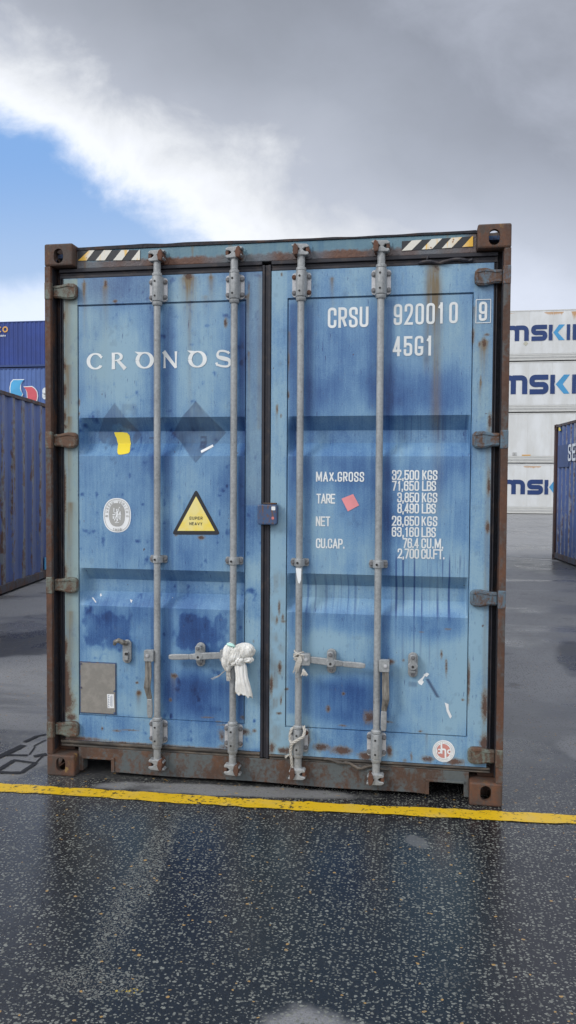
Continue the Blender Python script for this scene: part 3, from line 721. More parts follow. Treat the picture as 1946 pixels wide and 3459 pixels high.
def masks(Xa, Za, side):
    A = {k: np.zeros(Xa.shape) for k in ('fade_shade', 'rust', 'stain', 'smudge', 'chalk', 'drip')}
    F = .66+.85*(fbm(Xa*2.4, Za*1.7, 5+side, 5)-.5)+.30*(fbm(Xa*9, Za*5, 15+side, 4)-.5)
    rag = (fbm(Xa*26, Za*20, 31, 4)-.5)
    def spot(x, z, rx, rz, a=.9): A['rust'] = np.maximum(A['rust'], a*gs(Xa, Za, x, z, rx, rz)**.75)
    def runs(x, z, wd, ln, a=.8): A['stain'] = np.maximum(A['stain'], 1.5*a*run(Xa, Za, x, z, wd, ln))
    if side == 0:
        F += .28*sb(Xa, Za, .17, .56, 2.0, 2.58, .08)+.10*sb(Xa, Za, .7, 1.03, 2.0, 2.72, .06)+.22*sb(Xa, Za, .08, .165, .3, 2.72, .004)+.10*sb(Xa, Za, 1.10, 1.19, .2, 2.72, .005)
        A['chalk'] += .62*sb(Xa, Za, .08, .166, .2, 2.72, .004)+.26*sb(Xa, Za, 1.105, 1.19, 1.5, 2.72, .01)+.16*sb(Xa, Za, .17, .36, 2.1, 2.72, .10)+.10*sb(Xa, Za, .1, 1.1, 2.58, 2.72, .01)
        F -= .30*sb(Xa, Za, .645, .72, 1.97, 2.56, .03)+.22*sb(Xa, Za, .645, .70, .35, 1.95, .02)+.2*sb(Xa, Za, .58, .605, .35, 2.56, .012)+.22*sb(Xa, Za, 1.065, 1.098, .35, 2.56, .012)+.12*sb(Xa, Za, .52, .63, 2.0, 2.5, .05)  # darker strips along the locking bars: their soft shade painted in
        F -= .10*sb(Xa, Za, .17, 1.1, 1.2, 1.97, .05)
        F -= .30*ss(sb(Xa, Za, .20, .46, .72, .90, .05)+rag*1.6, .30, .75)+.20*sb(Xa, Za, .2, .6, .86, 1.0, .05)
        F -= .32*ss(sb(Xa, Za, .72, 1.0, .70, .90, .05)+rag*1.6, .30, .75)+.10*sb(Xa, Za, .7, 1.05, .9, 1.02, .05)
        F += .18*ss(sb(Xa, Za, .17, .60, .35, .70, .08)+rag*.3, .2, .7)+.20*sb(Xa, Za, .68, 1.04, .58, .74, .05)
        F -= .32*sb(Xa, Za, .66, 1.05, .34, .56, .07)+.10*sb(Xa, Za, .66, 1.1, .2, .33, .03)+.10*sb(Xa, Za, .2, .6, .2, .33, .04)
        F += .16*sb(Xa, Za, 1.1, 1.19, .2, .9, .02)-.30*sb(Xa, Za, 1.1, 1.19, 1.2, 1.55, .08)
        def dia(cx, cz, rx, rz): return np.clip((1-(np.abs(Xa-cx)/rx+np.abs(Za-cz)/rz))*40, 0, 1)
        d1 = dia(.374, 1.878, .132, .172)*ss(fbm(Xa*14, Za*14, 3)+.35*ss(Za, 1.9, 1.97)-.12*ss(-Za, -1.86, -1.8), .36, .5)
        d2 = dia(.829, 1.888, .152, .166)
        A['smudge'] = np.maximum(A['smudge'], d1*.50); A['smudge'] = np.maximum(A['smudge'], d2*(.54+.5*rag))
        A['smudge'] = np.maximum(A['smudge'], .9*sb(Xa, Za, .836, .873, 1.80, 1.873, .004)*ss(rag, -.25, -.1))
        A['smudge'] = np.maximum(A['smudge'], .25*sb(Xa, Za, .27, .50, 1.975, 2.04, .01)*ss(rag, -.05, .1))
        A['smudge'] = np.maximum(A['smudge'], .8*sb(Xa, Za, .545, .575, 1.857, 1.866, .002))
        for q in ((.205, 2.69, .012, .10, .75), (.325, 2.67, .016, .10, .6), (.79, 2.70, .036, .11, 1.0), (.795, 2.58, .012, .30, .5), (.912, 2.70, .018, .07, .6), (.88, 2.6, .02, .04, .35), (.51, .47, .012, .04, .8), (.71, .57, .016, .06, .4),
                  (1.112, 2.6, .008, .15, .7), (1.118, 2.3, .006, .2, .4), (.10, 2.6, .02, .3, .3), (.11, 2.25, .02, .2, .45), (.115, 1.97, .02, .2, .45), (.12, 1.5, .02, .25, .5), (.12, .9, .02, .2, .4)): runs(*q)
        A['stain'] += .30*sb(Xa, Za, .085, .125, .3, 2.7, .02)+.35*sb(Xa, Za, 1.165, 1.19, 1.9, 2.7, .012)
        for q in ((.79, 2.715, .026, .028), (.325, 2.685, .008, .02), (.91, 2.705, .008, .02, .7), (.381, 2.592, .012, .007), (.99, 2.462, .009, .026), (.203, 2.66, .005, .05, .8), (.51, .468, .013, .014), (.712, .573, .018, .013), (.69, .44, .007, .010),
                  (.50, .525, .008, .006), (.30, .262, .006, .008), (.45, .262, .06, .004, .75), (.39, .253, .03, .005, .75), (.86, 1.325, .016, .010), (.172, 2.05, .005, .018), (.17, 1.99, .005, .01), (.72, 1.335, .01, .006, .7),
                  (1.155, .30, .012, .01, .8), (1.02, .32, .05, .006, .8), (.96, .335, .02, .004, .7), (1.1, .29, .03, .02, .75), (.98, .255, .016, .03, .8), (.99, .2, .03, .015, .8), (1.09, .365, .012, .012, .7), (.90, .355, .03, .004, .7),
                  (.088, 2.52, .010, .03), (.090, 2.25, .011, .04), (.091, 2.12, .011, .05), (.088, 1.97, .012, .04, 1), (.09, 1.92, .02, .02, 1), (.087, 1.55, .010, .16), (.086, 1.12, .014, .05), (.086, .70, .014, .06), (.088, .50, .026, .16, 1.1), (.098, .40, .036, .06, 1.1), (.12, .315, .03, .02, 1), (.15, .196, .16, .012, 1), (.5, .19, .4, .006, .8), (.9, .188, .2, .008, .7),
                  (1.117, 2.62, .004, .03, .8), (1.1, 2.59, .006, .01, .8), (1.15, .78, .006, .012, .6)): spot(*q)
    else:
        F += .13+.14*sb(Xa, Za, 1.235, 1.32, .2, 2.72, .005)+.10*sb(Xa, Za, 2.265, 2.36, .2, 2.72, .005)
        A['chalk'] += .14*sb(Xa, Za, 2.27, 2.36, 1.7, 2.72, .01)+.12*sb(Xa, Za, 1.9, 2.26, 2.2, 2.56, .12)
        F -= .26*sb(Xa, Za, 1.33, 1.375, .4, 2.55, .012)+.24*sb(Xa, Za, 1.415, 1.45, .4, 2.55, .02)+.16*sb(Xa, Za, 1.74, 1.79, 2.0, 2.55, .03)+.26*sb(Xa, Za, 1.825, 1.87, .4, 2.55, .02)  # shade beside the right door's bars, put into the paint tone
        F -= .20*sb(Xa, Za, 1.4, 2.26, 1.975, 2.18, .08)+.1*sb(Xa, Za, 1.9, 2.26, 2.0, 2.22, .08)
        F -= .16*sb(Xa, Za, 1.33, 2.26, 1.60, 1.76, .05)+.08*sb(Xa, Za, 1.33, 2.26, 1.3, 1.6, .05)
        F -= .20*sb(Xa, Za, 1.33, 2.26, .84, .96, .04)+.14*sb(Xa, Za, 2.0, 2.2, .80, .95, .05)
        F += .22*sb(Xa, Za, 1.43, 1.75, .60, .86, .06)+.10*sb(Xa, Za, 1.9, 2.26, .34, .8, .06)
        F -= .34*sb(Xa, Za, 1.42, 1.78, .35, .60, .06)+.14*sb(Xa, Za, 1.45, 1.75, .2, .33, .03)+.15*sb(Xa, Za, 1.8, 1.95, .30, .60, .06)
        A['drip'] += 1.0*sb(Xa, Za, 1.86, 2.24, .93, 1.25, .04)+.5*sb(Xa, Za, 1.4, 1.8, .93, 1.14, .04)+.55*sb(Xa, Za, 1.9, 2.25, 1.84, 1.97, .02)+.5*sb(Xa, Za, 1.9, 2.1, .7, .9, .05)
        A['stain'] += .95*gs(Xa, Za, 2.068, 2.62, .030, .16)+.6*np.exp(-((Xa-2.085)/.024)**2)*sb(Xa, Za, 2, 2.2, 1.90, 2.65, .08)+.5*np.exp(-((Xa-2.035)/.016)**2)*sb(Xa, Za, 2, 2.2, 2.2, 2.72, .06)+.22*np.exp(-((Xa-2.10)/.03)**2)*sb(Xa, Za, 2, 2.2, 1.45, 1.97, .1)
        for q in ((1.555, 2.67, .010, .06, .7), (2.318, 2.33, .020, .09, .9), (2.305, 2.13, .008, .06, .6), (1.33, 2.4, .006, .12, .5), (1.27, 2.02, .006, .05, .7), (1.95, .19, .01, .02, .6), (2.27, 2.5, .008, .1, .5), (2.06, .33, .006, .05, .4)): runs(*q)
        A['stain'] += .40*sb(Xa, Za, 1.235, 1.32, .25, 1.15, .03)*ss(rag, -.2, .2)+.35*sb(Xa, Za, 2.335, 2.36, .3, 1.9, .01)
        for q in ((2.075, 2.705, .022, .03, .75), (1.27, 2.0, .005, .022), (1.291, 1.972, .004, .012), (1.29, 2.70, .006, .01), (2.318, 2.325, .012, .028, 1), (2.33, 2.365, .014, .006, .8), (2.296, 2.32, .006, .012), (2.305, 2.135, .004, .026), (1.328, 2.25, .005, .05, .8), (1.328, 2.08, .005, .02, .8),
                  (2.268, .60, .006, .10, 1), (2.264, 2.36, .006, .04, .8), (2.352, 1.93, .010, .05), (2.352, 1.62, .010, .06), (2.35, 1.4, .010, .03), (2.349, .50, .016, .07, 1), (2.348, .30, .018, .05, 1), (1.287, .96, .006, .04), (1.275, .90, .005, .02), (1.31, .89, .012, .006), (1.306, .91, .006, .02),
                  (1.292, .64, .010, .03, 1), (1.247, .55, .010, .05, 1), (1.30, .47, .005, .02), (1.29, .40, .012, .006), (1.33, .53, .01, .006), (1.55, .437, .012, .018), (1.63, .52, .008, .008), (1.768, .405, .028, .032, 1), (1.86, .385, .03, .005, .8), (1.63, .352, .022, .005, .8), (1.515, .232, .045, .018, 1), (1.625, .222, .05, .020, 1.0), (1.745, .2, .035, .02, 1), (1.87, .235, .016, .025, 1), (1.445, .28, .012, .05, .8), (1.435, .225, .014, .03, .8),
                  (2.065, .205, .028, .014, 1), (2.205, .198, .045, .018, 1), (1.985, .21, .006, .02, .8), (1.25, .21, .02, .03, 1), (1.32, .2, .04, .018, 1), (2.03, .345, .012, .005, .7), (2.03, .86, .016, .004, .7), (2.16, .88, .02, .005, .75), (2.155, .68, .006, .04, .8), (2.13, .75, .006, .02, .8), (1.875, .70, .018, .014, .8), (1.94, .71, .01, .008, .6), (2.24, .52, .01, .006, .7), (1.8, .17, .5, .006, .7)): spot(*q)
        A['smudge'] = np.maximum(A['smudge'], .85*sb(Xa+ (Za-.58)*.6, Za, 2.075, 2.092, .525, .62, .003))
        A['smudge'] = np.maximum(A['smudge'], .4*sb(Xa, Za, 1.965, 2.01, .575, .60, .006))
        A['smudge'] = np.maximum(A['smudge'], .35*gs(Xa, Za, 2.035, 2.25, .014, .018)+.3*gs(Xa, Za, 1.62, 2.59, .013, .016)+.3*gs(Xa, Za, 1.285, 2.24, .012, .014))
    A['fade_shade'] = F
    A['smudge'] += .14*ss(fbm(Xa*34, Za*22, 77+side, 3), .74, .80)
    return A
def door(x0, x1, z0, z1, px0, px1, side):
    st = .0052
    xs = np.unique(np.round(np.concatenate([np.arange(x0, x1, st), [x0, x1, px0-.003, px0, px0+.003, px1-.003, px1, px1+.003]]), 5))
    zb = [z0, z1, .328, .3285, .3345, .335, 2.5685, 2.569, 2.578, 2.5785]+[q for s in SW for q in s]
    zs = np.unique(np.round(np.concatenate([np.arange(z0, z1, st), zb]), 5))
    Xa, Za = np.meshgrid(xs, zs)
    Ya = panel_y(Xa, Za, x0, x1, px0, px1)
    nx, nz = len(xs), len(zs)
    co = np.stack([Xa, Ya, Za], -1).reshape(-1, 3)
    i = np.arange(nx*nz).reshape(nz, nx)
    fs = np.stack([i[:-1, :-1], i[:-1, 1:], i[1:, 1:], i[1:, :-1]], -1).reshape(-1, 4)
    # returns round the edge give the leaf its thickness
    ring = np.concatenate([i[0, :], i[1:, -1], i[-1, -2::-1], i[-2:0:-1, 0]])
    back = co[ring].copy(); back[:, 1] = .115; n0 = len(co); k = len(ring)
    co = np.concatenate([co, back])
    rf = [(ring[a], n0+a, n0+(a+1) % k, ring[(a+1) % k]) for a in range(k)]
    me = bpy.data.meshes.new('door')
    me.from_pydata(co.tolist(), [], fs.tolist()+[tuple(int(v) for v in q) for q in rf])
    A = masks(Xa, Za, side)
    for kx, v in A.items():
        full = np.concatenate([v.ravel(), v.ravel()[ring]])
        me.attributes.new(kx, 'FLOAT', 'POINT').data.foreach_set('value', full)
    return link('door', me, M_door, box_)
DL = door(.085, 1.187, .188, 2.7205, .167, 1.100, 0)
DR = door(1.237, 2.361, .180, 2.7205, 1.324, 2.262, 1)

# hinges (knuckle on the post, strap on the door)
def hinge(z, x, fx, parent, m, hgt=.092):
    mb = MB()
    h = hgt/2
    P = [(-.001, -h), (.036, -h), (.038, -h*.72), (.07, -h*.72), (.12, -h*.95), (.155, -h*.9), (.170, -h*.62), (.172, 0), (.170, h*.62), (.155, h*.9), (.12, h*.95), (.07, h*.72), (.038, h*.72), (.036, h), (-.001, h)]
    mb.prism([(x+fx*a, z+b) for a, b in P[2:13]], .028, .0545)
    mb.box(*sorted((x-fx*.001, x+fx*.037)), .0005, .03, z-h, z+h)
    o = mb.build('hinge', m, parent, .005)
    e = MB()
    for sg in (1, -1):
        pr = [(x+fx*a, z+sg*b) for a, b in ((.04, h*.58), (.07, h*.56), (.12, h*.78), (.155, h*.72), (.166, h*.5), (.160, h*.42), (.12, h*.58), (.07, h*.40), (.04, h*.42))]
        e.prism(pr, .024, .0275)
    e2 = [(x+fx*a, z+b) for a, b in ((.155, -h*.4), (.166, -h*.45), (.166, h*.45), (.155, h*.4))]
    e.prism(e2, .0245, .0275)
    v = MB(); v.v = e.v; v.f = e.f
    oo = v.build('hinge_rib', m, parent, .0012)
    return o
for z in (2.647, 1.845, 1.052, .253): hinge(z, 0, 1, DL, M_hinge)
for z in (2.647, 1.842, 1.046, .244): hinge(z, WD, -1, DR, M_hingeb if z > .5 else M_hinge)

# ---- locking bars
BY = .022
def rrect(x0, x1, z0, z1, r, n=5):
    pts = []
    for cx, cz, a0 in ((x1-r, z1-r, 0), (x0+r, z1-r, 90), (x0+r, z0+r, 180), (x1-r, z0+r, 270)):
        pts += [(cx+r*math.cos(R(a0+90*i/n)), cz+r*math.sin(R(a0+90*i/n))) for i in range(n+1)]
    return pts
def bolts(spots, y, parent, rusty=()):
    for k, (x, z) in enumerate(spots):
        MB().cyl((x, z), .0118, y-.008, y, 'y', 14, .0125).cyl((x, z), .0085, y-.0115, y-.008, 'y', 6, a=.4*k).build('bolt', M_keep if k in rusty else M_bolt, parent, .0012)
def locking_bar(x, hside, hz, hang, rusty_bolts):
    """x bar axis; hside side the handle is on (-1/1); hang handle hanging down (True) or latched level (False)"""
    xs = lambda z: x+(.004 if x < 1.2 else -.004)*(z-1.4)/1.4*0
    t = MB().cyl((x, BY), .0178, .10, 2.80, 'z', 24).build('locking_bar', M_galv, box_, smooth=True)
    for k, (za, zb) in enumerate(((.208, .330), (2.578, 2.702))):
        zc = (za+zb)/2
        p = MB(); p.prism(rrect(x-.049, x+.049, za, zb, .014), .043, .0545)
        p.build('bearing_plate', M_galv2, t, .0015)
        prof = [(-.034, .0535), (-.029, .036), (-.0265, .018), (-.020, .002), (-.008, -.0075), (.008, -.0075), (.020, .002), (.0265, .018), (.029, .036), (.034, .0535)]
        MB().prism([(x+a, b) for a, b in prof], za-.003, zb+.003, 'z').build('bearing_housing', M_galv, t, .002, True)
        bolts([(x-.039, za+.022), (x+.039, za+.022), (x-.039, zb-.022), (x+.039, zb-.022)], .043, t, rusty_bolts[k])
        for z in (za+.022, zb-.026): MB().cyl((x-.004, z), .0055, -.0095, -.004, 'y', 10).build('rivet', M_hole, t)
        MB().lathe((x, BY), [(.0225, za-.026), (.0265, za-.021), (.0265, za-.007), (.0235, za-.0035)]).build('collar', M_galv, t, smooth=True)
        MB().lathe((x, BY), [(.0235, zb+.0035), (.0265, zb+.007), (.0265, zb+.018), (.0205, zb+.024)]).build('collar', M_galv, t, smooth=True)
        up = k == 1; s = 1 if up else -1; z0 = zb+.024 if up else za-.026
        MB().lathe((x, BY), sorted([(.0195, z0+s*.001), (.0195, z0+s*.052), (.0235, z0+s*.055), (.0235, z0+s*.063), (.018, z0+s*.067)], key=lambda q: q[1])).build('sleeve', M_galv, t, smooth=True)
        # cam head: forked claw round the keeper lugs
        zc = z0+s*.083; q = -1 if x > 1.2 else 1
        C = [(-.042, -.022), (-.034, -.029), (.030, -.026), (.046, -.014), (.040, -.007), (.018, -.008), (.006, .002), (.018, .012), (.044, .016), (.050, .026), (.030, .031), (-.030, .028), (-.044, .018), (-.038, .009), (-.020, .009), (-.010, 0), (-.022, -.010), (-.040, -.012)]
        MB().prism([(x+q*a, zc+s*b) for a, b in C], -.004, .040).build('cam', M_galv, t, .004)
        k1 = MB().prism([(x+q*a, zc+s*b) for a, b in ((.014, -.026), (.034, -.030), (.040, -.006), (.036, .022), (.030, .032), (.018, .022), (.011, .004))], -.016, .053)
        MB().box(*sorted((x-q*.043, x-q*.026)), .0, .053, zc-.012, zc+.012).build('keeper', M_keep, t, .004)
        k1.build('keeper', M_keep, t, .004)
        kp = MB().prism(rrect(x-.048, x+.054, zc-.035, zc+.035, .012), .0495, .0545); kp.build('keeper_plate', M_sill if not up else M_head, t, .001)
    # mid guide
    gz = 1.207
    MB().prism(rrect(x-.047, x+.047, gz-.020, gz+.020, .008), .047, .0575).build('guide_plate', M_galv, t, .001)
    prof = [(-.030, .0465), (-.027, .030), (-.020, .008), (-.008, -.002), (.008, -.002), (.020, .008), (.027, .030), (.030, .0465)]
    MB().prism([(x+a, b) for a, b in prof], gz-.019, gz+.019, 'z').build('guide_strap', M_galv, t, .002, True)
    bolts([(x-.037, gz), (x+.037, gz)], .047, t)
    MB().cyl((x-.006, gz), .006, -.006, -.002, 'y', 10).build('rivet', M_hole, t)
    # handle and its hub
    hx = x+hside*.044
    a, b = sorted((x+hside*.012, x+hside*.064))
    MB().prism(rrect(a, b, hz-.031, hz+.031, .007), -.010, .024).build('handle_hub', M_galv, t, .003)
    MB().cyl((hx, hz+.002), .009, -.016, -.010, 'y', 14).cyl((hx, hz+.002), .0048, -.0175, -.016, 'y', 10).build('pivot_pin', M_galv2, t, .001)
    if hang:
        dx = .012*hside if hside > 0 else .004
        P = [(hx, .002, hz-.02), (hx+.002, .0, hz-.11), (hx+.004*hside, -.004, hz-.17), (hx-.006*hside, .010, hz-.235), (hx-.007*hside, .012, hz-.34)]
    else:
        P = [(hx, .006, hz), (hx+hside*.06, .004, hz-.004), (hx+hside*.13, -.006, hz-.008), (hx+hside*.19, .006, hz-.016), (hx+hside*.305, .008, hz-.022)]
    # handle: flat bar swept along P
    def bar(P, wd, th, n0, n1):
        mb = MB(); P = [Vector(p) for p in P]; vs = []
        for i, p in enumerate(P):
            tt = (P[min(i+1, len(P)-1)]-P[max(i-1, 0)]).normalized(); s2 = tt.cross(Vector((0, 1, 0))).normalized(); nn = s2.cross(tt).normalized()
            ww = wd[i] if isinstance(wd, list) else wd
            vs += [p+s2*ww/2-nn*th/2, p+s2*ww/2+nn*th/2, p-s2*ww/2+nn*th/2, p-s2*ww/2-nn*th/2]
        fs = [(4*i+j, 4*i+(j+1) % 4, 4*i+4+(j+1) % 4, 4*i+4+j) for i in range(len(P)-1) for j in range(4)]+[(0, 1, 2, 3), tuple(4*len(P)-1-j for j in range(4))]
        return mb.raw(vs, fs)
    bar(P[:4], [.034, .036, .036, .028], .012, 0, 0).build('handle', M_grip if hang else M_galv, t, .004)
    P2 = [Vector(P[3]).lerp(Vector(P[4]), q/6) for q in range(7)]
    bar(P2, [.028, .030, .031, .031, .031, .030, .022], .013, 0, 0).build('handle_grip', M_galv, t, .005)
    return t
BAR = [locking_bar(.6275, -1, .690, True, ((), ())), locking_bar(1.0455, -1, .708, False, ((), ())),
       locking_bar(1.397, 1, .706, False, ((3,), (1, 2))), locking_bar(1.805, 1, .690, True, ((), ()))]

# ---- handle catches
def catch(x, z, parent, mode):
    MB().prism(rrect(x-.0245, x+.0245, z-.064, z+.064, .0235, 7), .040, .0548).build('catch_plate', M_galv, parent, .003)
    if mode == 'open':
        pts = [(x+.004, .028, z+.048), (x-.014, .018, z+.054), (x-.034, .006, z+.066), (x-.052, .004, z+.058), (x-.058, .010, z+.042)]
        MB().tube(pts, [.013, .014, .013, .012, .009], 8).build('catch_arm', M_grip, parent, label='dark catch arm turned out sideways')
        MB().box(x-.012, x+.012, .026, .0395, z-.046, z+.002).build('catch_block', M_galv, parent, .004)
        MB().box(x-.006, x+.012, .0245, .0258, z-.018, z-.002).build('catch_hole', M_hole, parent)
    else:
        y = -.012 if mode == 'handle' else .012
        P = [(-.016, .050), (-.010, .058), (.010, .058), (.016, .050), (.016, .018), (.026, .004), (.024, -.008), (.010, -.022), (-.010, -.022), (-.024, -.008), (-.026, .004), (-.016, .018)]
        MB().prism([(x+a, z+b) for a, b in P], y, y+.012).build('catch_arm', M_galv, parent, .004)
        MB().cyl((x, z-.004), .007, y-.0006, y+.002, 'y', 10).build('catch_hole', M_hole, parent)
        MB().box(x-.013, x+.013, .022, .0395, z-.040, z-.026).build('catch_block', M_galv, parent, .003)
        MB().box(x-.008, x+.008, y+.012, .0395, z+.036, z+.052).build('catch_stem', M_galv, parent, .002)
    for k, zz in ((0, z+.044), (1, z-.047)):
        yy = .040 if (mode == 'open' or k) else (-.012 if mode == 'handle' else .012)
        MB().cyl((x, zz), .010, yy-.009, yy, 'y', 14).cyl((x, zz), .007, yy-.012, yy-.009, 'y', 6).build('bolt', M_bolt, parent, .001)
catch(.4485, .698, DL, 'open'); catch(.863, .699, DL, 'handle'); catch(1.5675, .694, DR, 'handle'); catch(1.9865, .692, DR, 'shut')

# ---- lock box over the door gap
lb = MB().prism(rrect(1.177, 1.281, 1.402, 1.507, .012), .004, .050).build('lock_box', M_lblue, DR, .006)
MB().box(1.205, 1.275, .012, .046, 1.508, 1.516).build('lock_box_lid', M_cast, DR, .003)
fl = Flat(on_y(.0025)); fl.poly(rrect(1.255, 1.269, 1.480, 1.491, .004)); fl.poly(rrect(1.253, 1.2665, 1.430, 1.444, .004)); fl.build('lock_box_mark', M_red, DR)
fl = Flat(on_y(.0022)); fl.poly(rrect(1.252, 1.2725, 1.478, 1.4975, .003)); fl.build('lock_box_mark', M_lab, DR)

# ---- data plate
MB().box(.172, .382, .0535, .0585, .342, .629).build('plate_backing', M_lblue, DL)
MB().box(.177, .378, .0505, .0533, .347, .624).build('data_plate', M_plate0, DL, .001)
for x, z in ((.181, .485), (.374, .474), (.181, .617), (.374, .353)): MB().cyl((x, z), .005, .047, .0505, 'y', 8).build('plate_rivet', M_lblue, DL)
fl = Flat(on_y(.0496)); fl.poly([(.334, .378), (.372, .380), (.370, .457), (.331, .456)]); fl.build('sticker', M_lab, DL, label='small white printed label on the grey plate')
fl = Flat(on_y(.0485))
for i in range(16): fl.poly([(.338, .384+i*.0043), (.345-.003*(i % 3), .384+i*.0043), (.345-.003*(i % 3), .3862+i*.0043), (.338, .3862+i*.0043)])
fl.line([(.352, .392), (.352, .445)], .0015); fl.line([(.360, .388), (.3595, .45)], .002); fl.build('sticker_print', M_navy, DL)

# ---- painted lettering
PY = DY+.004-.0013
def lettering(parent, calls, m=None, y=PY):
    fl = Flat(on_y(y))
    for c in calls: fl.textw(*c)
    return fl.build('lettering', m or M_white, parent)
lettering(DR, [('CRSU', 1.532, 1.741, 2.419, .104, .045, .0135)])
lettering(DR, [('9200', 1.869, 2.075, 2.425, .106, .0425, .0128), ('10', 2.088, 2.188, 2.427, .106, .0425, .0128)])
lettering(DR, [('45G1', 1.866, 2.066, 2.268, .100, .043, .0130)])
fl = Flat(on_y(DY-.0022)); fl.glyph('9', 2.291, 2.434, .040, .095, .0125)
for a, b in (((2.2765, 2.4245), (2.3475, 2.4245)), ((2.2765, 2.5395), (2.3475, 2.5395)), ((2.2765, 2.4245), (2.2765, 2.5395)), ((2.3475, 2.4245), (2.3475, 2.5395))): fl.line([a, b], .0035)
fl.build('lettering', M_white, DR)
hS = .0510; cw = .0236; th = .0071
for tx, x0, z in (('MAX.GROSS', 1.477, 1.628), ('TARE', 1.480, 1.514), ('NET', 1.478, 1.396), ('CU.CAP.', 1.479, 1.281)):
    x1 = {'MAX.GROSS': 1.727, 'TARE': 1.578, 'NET': 1.553, 'CU.CAP.': 1.630}[tx]; lettering(DR, [(tx, x0, x1, z, hS, cw, th)])
for tx, x0, x1, u, ux, z in (('32,500', 1.869, 2.007, 'KGS', 2.098, 1.6385), ('71,650', 1.870, 2.007, 'LBS', 2.092, 1.5835), ('3,850', 1.897, 2.008, 'KGS', 2.099, 1.524), ('8,490', 1.898, 2.008, 'LBS', 2.092, 1.4685),
                             ('28,650', 1.871, 2.010, 'KGS', 2.101, 1.4040), ('63,160', 1.871, 2.010, 'LBS', 2.094, 1.3475), ('76.4', 1.927, 2.009, 'CU.M.', 2.133, 1.2905), ('2,700', 1.902, 2.011, 'CU.FT.', 2.140, 1.2365)):
    lettering(DR, [(tx, x0, x1, z, hS, cw, th), (u, 2.0215, ux, z, hS, cw, th)])

# CRONOS: flared roman capitals
fl = Flat(on_y(PY))
def arcw(cx, cz, rx, rz, a0, a1, tmax, tmin, n=40):
    pts = []; tw = []
    for i in range(n+1):
        a = R(a0+(a1-a0)*i/n); pts.append(Vector((cx+rx*math.cos(a), cz+rz*math.sin(a)))); tw.append(tmin+(tmax-tmin)*abs(math.cos(a))**1.5)
    v, q = stroke(pts, tw); fl.add(v, q)
def flare(p, q, t0, t1, t2):
    p = Vector(p); q = Vector(q); v, f_ = stroke([p, p.lerp(q, .5), q], [t0, t1, t2]); fl.add(v, f_)
zb_, hC = 2.229, .088
arcw(.266, zb_+hC/2, .040, hC/2-.004, 42, 318, .021, .008); flare((.291, 2.301), (.3035, 2.292), .010, .012, .017); flare((.293, 2.245), (.3035, 2.246), .009, .009, .006)
flare((.369, zb_-.001), (.369, zb_+hC), .020, .0165, .019); arcw(.385, zb_+.0655, .029, .0195, -95, 100, .017, .007); flare((.372, zb_+hC-.004), (.388, zb_+hC-.004), .008, .008, .008); flare((.372, zb_+.046), (.388, zb_+.046), .007, .007, .007)
flare((.394, zb_+.046), (.436, zb_), .016, .017, .022)
for cx in (.5455, .838):
    arcw(cx, zb_+hC/2, .0405, hC/2-.004, -180, 180, .022, .008); v = [(cx-.056, zb_+hC+.003), (cx-.012, zb_+hC-.001), (cx-.014, zb_+hC-.010), (cx-.036, zb_+hC-.013)]; fl.poly(v)
flare((.6565, zb_), (.6565, zb_+hC-.002), .013, .009, .012); flare((.651, zb_+hC+.001), (.7205, zb_+.002), .022, .018, .016); flare((.7195, zb_), (.7195, zb_+hC), .010, .009, .014)
cx = .977
pts = []; tw = []
for i in range(49):
    t = i/48
    if t < .5: a = R(40+t*2*230); p = Vector((cx+.026*math.cos(a), zb_+hC*.735+hC*.225*math.sin(a)))
    else: a = R(90-(t-.5)*2*230); p = Vector((cx+.031*math.cos(a), zb_+hC*.255+hC*.225*math.sin(a)))
    pts.append(p); tw.append(.008+.013*math.exp(-((t-.5)/.17)**2)+.004*abs(math.cos(t*6.28)))
q1 = rounded([(1.006, zb_+hC-.012, 1), (.985, zb_+hC-.003), (.952, zb_+hC-.003), (.945, zb_+hC*.62), (.978, zb_+hC*.52), (1.016, zb_+hC*.42), (1.012, zb_+.003), (.975, zb_+.003), (.943, zb_+.014, 1)], .03, False)
tw = [.011+.011*math.exp(-((i/(len(q1)-1)-.5)/.16)**2) for i in range(len(q1))]
v, f_ = stroke(q1, tw); fl.add(v, f_); flare((1.002, zb_+hC-.006), (1.011, zb_+hC-.018), .010, .012, .014); flare((.948, zb_+.008), (.941, zb_+.024), .010, .012, .014)
fl.build('lettering', M_white, DL)

# hazard tape on the header
for x0, x1, zl, zh, parts in ((.171, .522, (2.815, 2.804), (2.870, 2.8575), ((0, .00, .18, .27), (1, .285, .42, .55), (2, .57, .70, .83), (3, .86, .985, 1.0))),
                              (1.906, 2.257, (2.796, 2.803), (2.844, 2.853), ((0, .0, .14, .285), (1, .28, .42, .57), (2, .565, .70, .85), (3, .85, .985, 1.0)))):
    Z0 = lambda u: zl[0]+(zl[1]-zl[0])*u; Z1 = lambda u: zh[0]+(zh[1]-zh[0])*u; X_ = lambda u: x0+(x1-x0)*u
    fl = Flat(on_y(.0525)); fl.poly([(x0, zl[0]), (x1, zl[1]), (x1, zh[1]), (x0, zh[0])]); fl.build('hazard_tape', M_black, box_)
    fl = Flat(on_y(.0512))
    for k, a, b, c in parts:
        e = {0: .14, 1: .15, 2: .14, 3: .14}[k]
        if k == 3: fl.poly([(X_(a), Z0(a)), (X_(1), Z0(1)), (X_(1), Z1(1)), (X_(b), Z1(b))])
        else: fl.poly([(X_(a), Z0(a)), (X_(a+e), Z0(a+e)), (X_(c), Z1(c)), (X_(b), Z1(b))])
    fl.build('hazard_tape', M_hazw, box_, label='white and rust yellow slanted bars of the warning tape')

